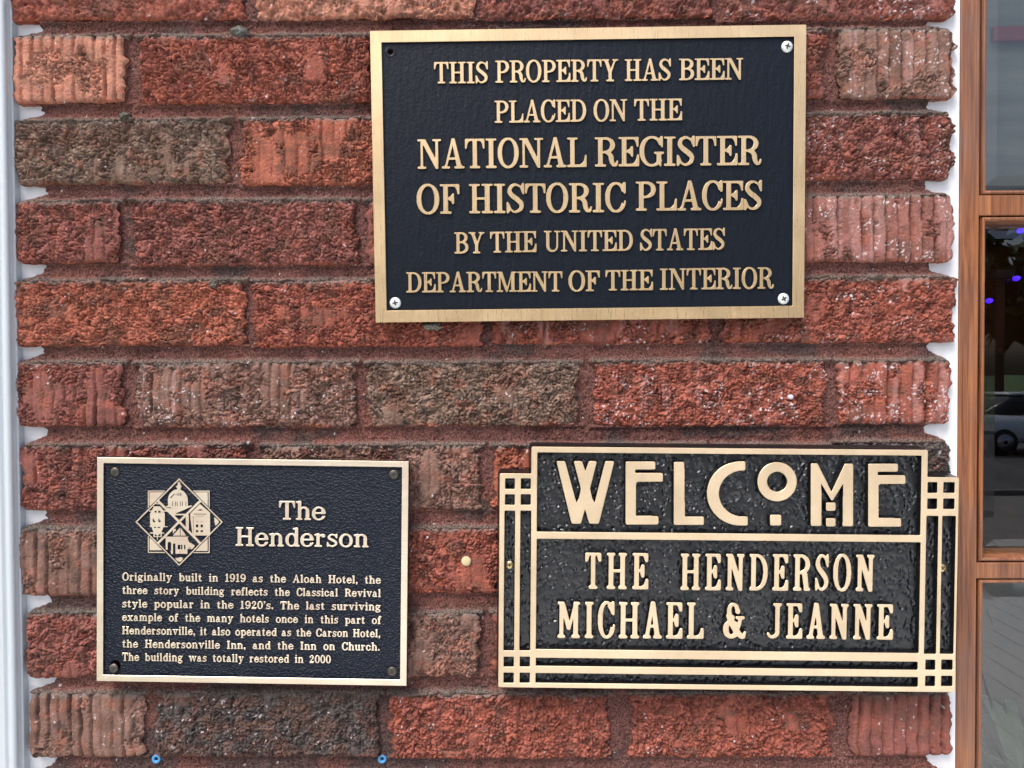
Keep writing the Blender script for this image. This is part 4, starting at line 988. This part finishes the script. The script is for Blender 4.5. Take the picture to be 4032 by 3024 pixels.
def _glass(n, p):                                          # thin pane: mirror by viewing angle, clear otherwise
    lw = N(n, 'LayerWeight'); lw.inputs[0].default_value = .5
    f = math_(n, 'ADD', .09, math_(n, 'MULTIPLY', .935, math_(n, 'POWER', lw.outputs['Facing'], 5)))
    g = N(n, 'BsdfGlossy'); g.inputs['Roughness'].default_value = .0; t = N(n, 'BsdfTransparent'); t.inputs[0].default_value = (.93, .95, .94, 1)
    m = N(n, 'MixShader'); n.links.new(f, m.inputs[0]); n.links.new(t.outputs[0], m.inputs[1]); n.links.new(g.outputs[0], m.inputs[2])
    o = [x for x in n.nodes if x.type == 'OUTPUT_MATERIAL'][0]; n.links.new(m.outputs[0], o.inputs[0])
M_glass = mat('clear_glass', build=_glass)
def pane(x0, x1, z0, z1, bw=.0150):
    V = []; F = []
    for d, y in ((0, .0195), (0, .0163), (bw, .0128)): V += [(x0+d, y, z0+d), (x1-d, y, z0+d), (x1-d, y, z1-d), (x0+d, y, z1-d)]
    for j in range(2):
        for i in range(4): F.append((j*4+i, j*4+(i+1) % 4, j*4+4+(i+1) % 4, j*4+4+i))
    F += [(8, 9, 10, 11), (3, 2, 1, 0)]
    return pymesh('pane', V, F)
zz = [ZB+.05, za[3], za[2], za[1], za[0], ZT-.05]
gr = .0032
for z0, z1 in ((zz[0], zz[1]), (zz[2], zz[3]), (zz[4], zz[5])):
    dl('glazing_bead', beadm(xs1+gr, XR-gr, z0, z1), M_wood)
    dl('pane', pane(xs1+gr+.002, XR-gr-.002, z0+.002, z1-.002), M_glass)
for z0, z1 in ((ZB, zz[0]), (zz[1], zz[2]), (zz[3], zz[4]), (zz[5], ZT)): dl('rail', boxm('rail', xs1+.0004, XR, .0045, .035, z0+gr*.3, z1-gr*.3, .0008), M_wood)
dl('rebate', boxm('rebate', xs1+.0002, xs1+gr+.002, .0105, .034, ZB+.01, ZT-.01), M_wood_dark)  # strip in the groove by the stile, coloured darker than the other wood

# ---------------------------------------------------------------- the house this wall belongs to, and the room behind the glass
def sbox(name, x0, x1, y0, y1, z0, z1, m, kind='structure'):
    return tag(link(name, boxm(name, x0, x1, y0, y1, z0, z1), m), kind=kind)
M_siding = mat('grey_siding', lin(128, 132, 128), .7)
M_plaster = mat('dark_brown_plaster', lin(120, 80, 50), .8, build=lambda n, p: n.links.new(ramp(n, noise(n, coords(n), 3, 3), [(.35, lin(110, 72, 46)), (.65, lin(165, 108, 62))]), p.inputs['Base Color']))
sbox('house_wall', -4, xs0-.0005, .030, .16, -.6, 3.1, M_siding); sbox('house_wall', xs0-.0003, 6, .036, .16, ZT, 3.1, M_siding); sbox('house_wall', xs0-.0003, 6, .036, .16, -.6, ZB, M_siding); sbox('house_wall', XR+.03, 6, .036, .16, ZB, ZT, M_siding)
sbox('room_wall', -.2, 4, 2.0, 2.1, 0, 2.9, M_plaster); sbox('room_wall', -.3, -.2, .165, 3.2, 0, 2.9, M_plaster); sbox('room_wall', 4, 4.1, .165, 3.2, 0, 2.9, M_plaster)
sbox('room_floor', -.3, 4.1, .165, 3.3, -.1, -.001, mat('dark_floorboards', lin(60, 40, 28), .4)); sbox('room_ceiling', -.3, 4.1, .165, 3.3, 2.901, 3.0, M_plaster)
M_ceil = mat('grey_painted_beadboard', lin(150, 155, 150), .5, build=lambda n, p: None)
sbox('porch_roof', -5, 7, -.30, 4.2, 3.12, 3.3, M_ceil)
cab = empty('wall_cupboard', (1.22, 1.62, 1.545)); tag(cab, 'orange brown wall cupboard inside the room, dim behind the middle door pane', 'cupboard')
M_cab = mat('orange_wood', lin(190, 100, 45), .4)
link('carcass', boxm('carcass', 0, .9, 0, .35, 0, .34, .01), M_cab, cab); link('door', boxm('door', .02, .44, -.022, -.002, .02, .32, .006), M_cab, cab); link('door', boxm('door', .46, .88, -.022, -.002, .02, .32, .006), M_cab, cab)
M_led = bpy.data.materials.new('blue_glow'); M_led.use_nodes = True; q = M_led.node_tree.nodes['Principled BSDF']; q.inputs['Emission Color'].default_value = (.035, .008, 1, 1); q.inputs['Emission Strength'].default_value = 1.8; q.inputs['Base Color'].default_value = (.05, .02, .4, 1)
for (px, py), lab in zip(((4020, 908), (4003, 1096), (3896, 1184)), ('topmost blue fairy light bulb glowing behind the middle door pane', 'blue fairy light bulb glowing halfway down the three behind the middle pane', 'lowest blue fairy light bulb glowing close to the door stile')):
    c = bp(px, py, .12); V, F = lathe([(.0006, .0050), (.0022, .003), (.0025, 0), (.0018, -.0030), (.0004, -.0045)], 12); tag(link('fairy_light', pymesh('fairy_light', V, F, True), M_led, None, (c[0], .12, c[1])), lab, 'fairy light', 'blue fairy lights inside the door')

# things inside, close behind the panes
M_shade = mat('grey_woven_shade', lin(98, 100, 95), .8, build=lambda n, p: n.links.new(ramp(n, noise(n, coords(n, (.1, 1, 1)), 60, 4), [(.35, lin(76, 79, 75)), (.65, lin(98, 100, 95))]), p.inputs['Base Color']))
sh = empty('roller_shade', (xs0+.3, .10, CAM_Z+.34)); tag(sh, 'grey woven shade with a dark red top band hanging behind the top door pane', 'window shade')
link('cloth', boxm('cloth', -.235, .30, 0, .002, -.166, .08), M_shade, sh); c = bp(4032, 122, .09); link('band', boxm('band', -.30+(bp(3925, 100, .09)[0]-xs0), .30, -.006, -.0005, c[1]-CAM_Z-.34-.007, c[1]-CAM_Z-.34+.007, .001), mat('dark_red_tape', lin(96, 22, 28), .6), sh)
pl = empty('houseplant', (xs0+.20, .22, CAM_Z-.62)); tag(pl, 'dark leafy houseplant with thin arching leaves behind the lowest door pane', 'plant')
V, F = lathe([(.05, 0), (.085, .01), (.10, .15), (.095, .155), (.085, .14), (.05, .13)], 28); V = [(x, z, y) for x, y, z in V]; link('pot', pymesh('pot', V, F, True), mat('dark_pot', (.04, .03, .03), .5), pl)
rs0 = random.Random(8); M_leaf = mat('dark_green_leaf', (.02, .045, .018), .5)
for i in range(26):
    az = rs0.uniform(0, 6.28); L_ = rs0.uniform(.24, .42); up = rs0.uniform(.55, 1.3); wd_ = rs0.uniform(.006, .012); V = []; F = []
    for j in range(11):
        t = j/10; rr = L_*t*.75; zz_ = .13+L_*(up*t-.75*t*t); w_ = wd_*math.sin(math.pi*min(1, t*.93+.07))+.0006
        for s in (-1, 0, 1): V.append((rr*math.cos(az)-s*w_*math.sin(az), rr*math.sin(az)*.6+s*w_*math.cos(az), zz_-abs(s)*w_*.4))
    for j in range(10):
        for s in (0, 1): F.append((j*3+s, j*3+s+1, j*3+4+s, j*3+3+s))
    link('leaf', pymesh('leaf', V, F, True), M_leaf, pl)
# ---------------------------------------------------------------- porch and street in front, seen mirrored in the panes and plaques
def _boards(n, p):
    n.links.new(mixc(n, noise(n, coords(n, (1, .1, 1)), 30, 4), lin(200, 206, 208), lin(228, 230, 228)), p.inputs['Base Color'])
M_deck = mat('pale_grey_deck_paint', rough=.5, build=_boards)
deck = tag(empty('porch_floor'), kind='structure')
bw = .14; me = boxm('plank', 0, bw-.008, -4.7, -.0, -.03, 0, .002); me.materials.append(M_deck)
for i in range(48):
    o = bpy.data.objects.new('plank', me); COL.objects.link(o); o.parent = deck; o.location = (-1.2+i*bw, 0, 0)
sbox('porch_step', -1.2, 5.6, -5.0, -4.705, -.6, -.03, mat('white_step_paint', (.74, .76, .76), .5))
M_asph = mat('asphalt', (.06, .062, .07), .8, build=lambda n, p: n.links.new(ramp(n, noise(n, coords(n), 4, 5), [(.3, (.045, .048, .056)), (.7, (.085, .088, .10))]), p.inputs['Base Color']))
M_conc = mat('pale_concrete', (.34, .34, .33), .8, build=lambda n, p: n.links.new(ramp(n, noise(n, coords(n), 3, 5), [(.3, (.13, .13, .125)), (.7, (.20, .20, .19))]), p.inputs['Base Color']))
M_grass = mat('grass_green', (.045, .11, .025), .8, build=lambda n, p: n.links.new(ramp(n, noise(n, coords(n), 9, 5), [(.3, (.03, .08, .02)), (.7, (.07, .14, .03))]), p.inputs['Base Color']))
tag(link('ground', boxm('ground', -150, 150, -250, 60, -.9, -.62), M_grass), kind='structure')
sbox('pavement', -60, 80, -11.5, -5.05, -.62, -.585, M_conc); sbox('road', -80, 100, -27, -11.6, -.62, -.600, M_asph); sbox('kerb', -80, 100, -11.6, -11.5, -.62, -.50, M_conc)
sbox('far_pavement', -80, 100, -31, -27.1, -.62, -.50, M_conc)
M_far = mat('tan_brick_far', lin(120, 84, 66), .85)
M_win = mat('dark_window_glass', (.02, .025, .03), .1)
def house(x, w, h, y, m, label):
    r = empty('building', (x, y, -.6)); tag(r, label, 'building', 'buildings across the street mirrored in the door'); link('wall', boxm('wall', 0, w, -6, 0, 0, h, .05), m, r)
    link('roof', boxm('roof', -.3, w+.3, -6.3, .3, h, h+.4, .05), mat('roof_grey', (.1, .1, .1), .8), r)
    for i in range(int(w/2.6)):
        for k in range(int(h/3)):
            f = link('window', boxm('window', .8+i*2.6, 2.0+i*2.6, .001, .06, 1+k*3, 2.5+k*3, .02), mat('window_trim', (.5, .5, .48), .6), r); link('pane', boxm('pane', .9+i*2.6, 1.9+i*2.6, .06, .07, 1.1+k*3, 2.4+k*3), M_win, r)
house(6, 18, 6.5, -36, M_far, 'low tan building beyond the street, mirrored faintly in the middle door pane'); house(-26, 24, 7.5, -37, mat('grey_render', (.22, .22, .23), .8), 'wide grey building beyond the street opposite the brick wall')
def car(x, y, m, label, rz=0, z=-.6):
    r = empty('parked_car', (x, y, z), (0, 0, rz)); tag(r, label, 'car', 'cars parked on the street mirrored in the door')
    sec = [(-2.2, .45, .62, .70), (-2.05, .42, .80, .84), (-1.2, .32, .95, .90), (-.95, .3, .97, .90), (0, .3, .98, .90), (1.2, .3, .99, .90), (1.6, .33, 1.0, .88), (2.1, .42, .98, .82), (2.25, .5, .80, .74)]
    def loft(S, prof):
        V = []; F = []; n = len(prof)
        for q in S: V += [(q[0], px*q[3], q[1]+(q[2]-q[1])*pz) for px, pz in prof]
        for j in range(len(S)-1):
            for i in range(n): F.append((j*n+i, j*n+(i+1) % n, j*n+n+(i+1) % n, j*n+n+i))
        F += [tuple(range(n))[::-1], tuple(range((len(S)-1)*n, len(S)*n))]; return V, F
    prof = [(-.9, 0), (-1, .2), (-1, .6), (-.93, .9), (-.7, 1), (.7, 1), (.93, .9), (1, .6), (1, .2), (.9, 0)]
    V, F = loft(sec, prof); link('body', pymesh('body', V, F, True), m, r)
    cabn = [(-1.1, .94, .96, .80), (-.45, .94, 1.42, .74), (.2, .94, 1.48, .72), (1.0, .94, 1.42, .72), (1.75, .94, .98, .76)]
    V, F = loft(cabn, [(-1, 0), (-.86, .9), (-.7, 1), (.7, 1), (.86, .9), (1, 0)]); link('cabin_glass', pymesh('cabin_glass', V, F, True), M_win, r)
    link('roof', boxm('roof', -.4, 1.0, -.56, .56, 1.44, 1.50, .02), m, r)
    for wx in (-1.4, 1.35):
        for s in (-1, 1):
            V, F = lathe([(.0, -.11), (.30, -.11), (.33, -.07), (.33, .07), (.30, .11), (.0, .11)], 24); w = link('wheel', pymesh('wheel', V, F, True), mat('tyre', (.02, .02, .02), .8), r, (wx, s*.80, .33))
            V, F = lathe([(.05, -.125), (.2, -.12), (.2, .12), (.05, .125)], 20); link('rim', pymesh('rim', V, F, True), mat('rim_metal', (.5, .5, .52), .3, .9), w)
    for s in (-1, 1): link('headlight', boxm('headlight', -2.22, -2.05, s*.62-.14, s*.62+.14, .62, .74, .03), mat('lamp_lens', (.8, .85, .9), .1), r)
    return r
M_silv = mat('silver_car_paint', (.86, .90, .95), .2, .1)
car(13.0, -18.0, M_silv, 'silver car parked nearest the porch, mirrored in the middle door pane', rad(180)); car(24, -33.6+4, mat('white_car_paint', (.75, .77, .8), .25), 'white car parked across the street, a small mirrored shape in the door glass', rad(180))
# far trees as one leafy mass
rs = np.random.RandomState(4); n = 9000; cx = rs.uniform(-50, 60, 40); cy = rs.uniform(-60, -44, 40); cr = rs.uniform(2.5, 5, 40); k = rs.randint(0, 40, n)
dv = rs.normal(size=(n, 3)); dv /= np.linalg.norm(dv, axis=1)[:, None]; ctr = np.stack([cx[k], cy[k], 3.5+cr[k]*.9], 1)+dv*cr[k][:, None]*rs.uniform(.6, 1.1, (n, 1)); a = rs.normal(size=(n, 3))*.45; b = rs.normal(size=(n, 3))*.45
V = np.stack([ctr-a, ctr+b, ctr+a, ctr-b], 1).reshape(-1, 3); tag(link('treeline', npmesh('treeline', V, np.arange(4*n).reshape(n, 4), smooth=False), mat('dark_foliage', (.035, .06, .02), .8)), kind='stuff')
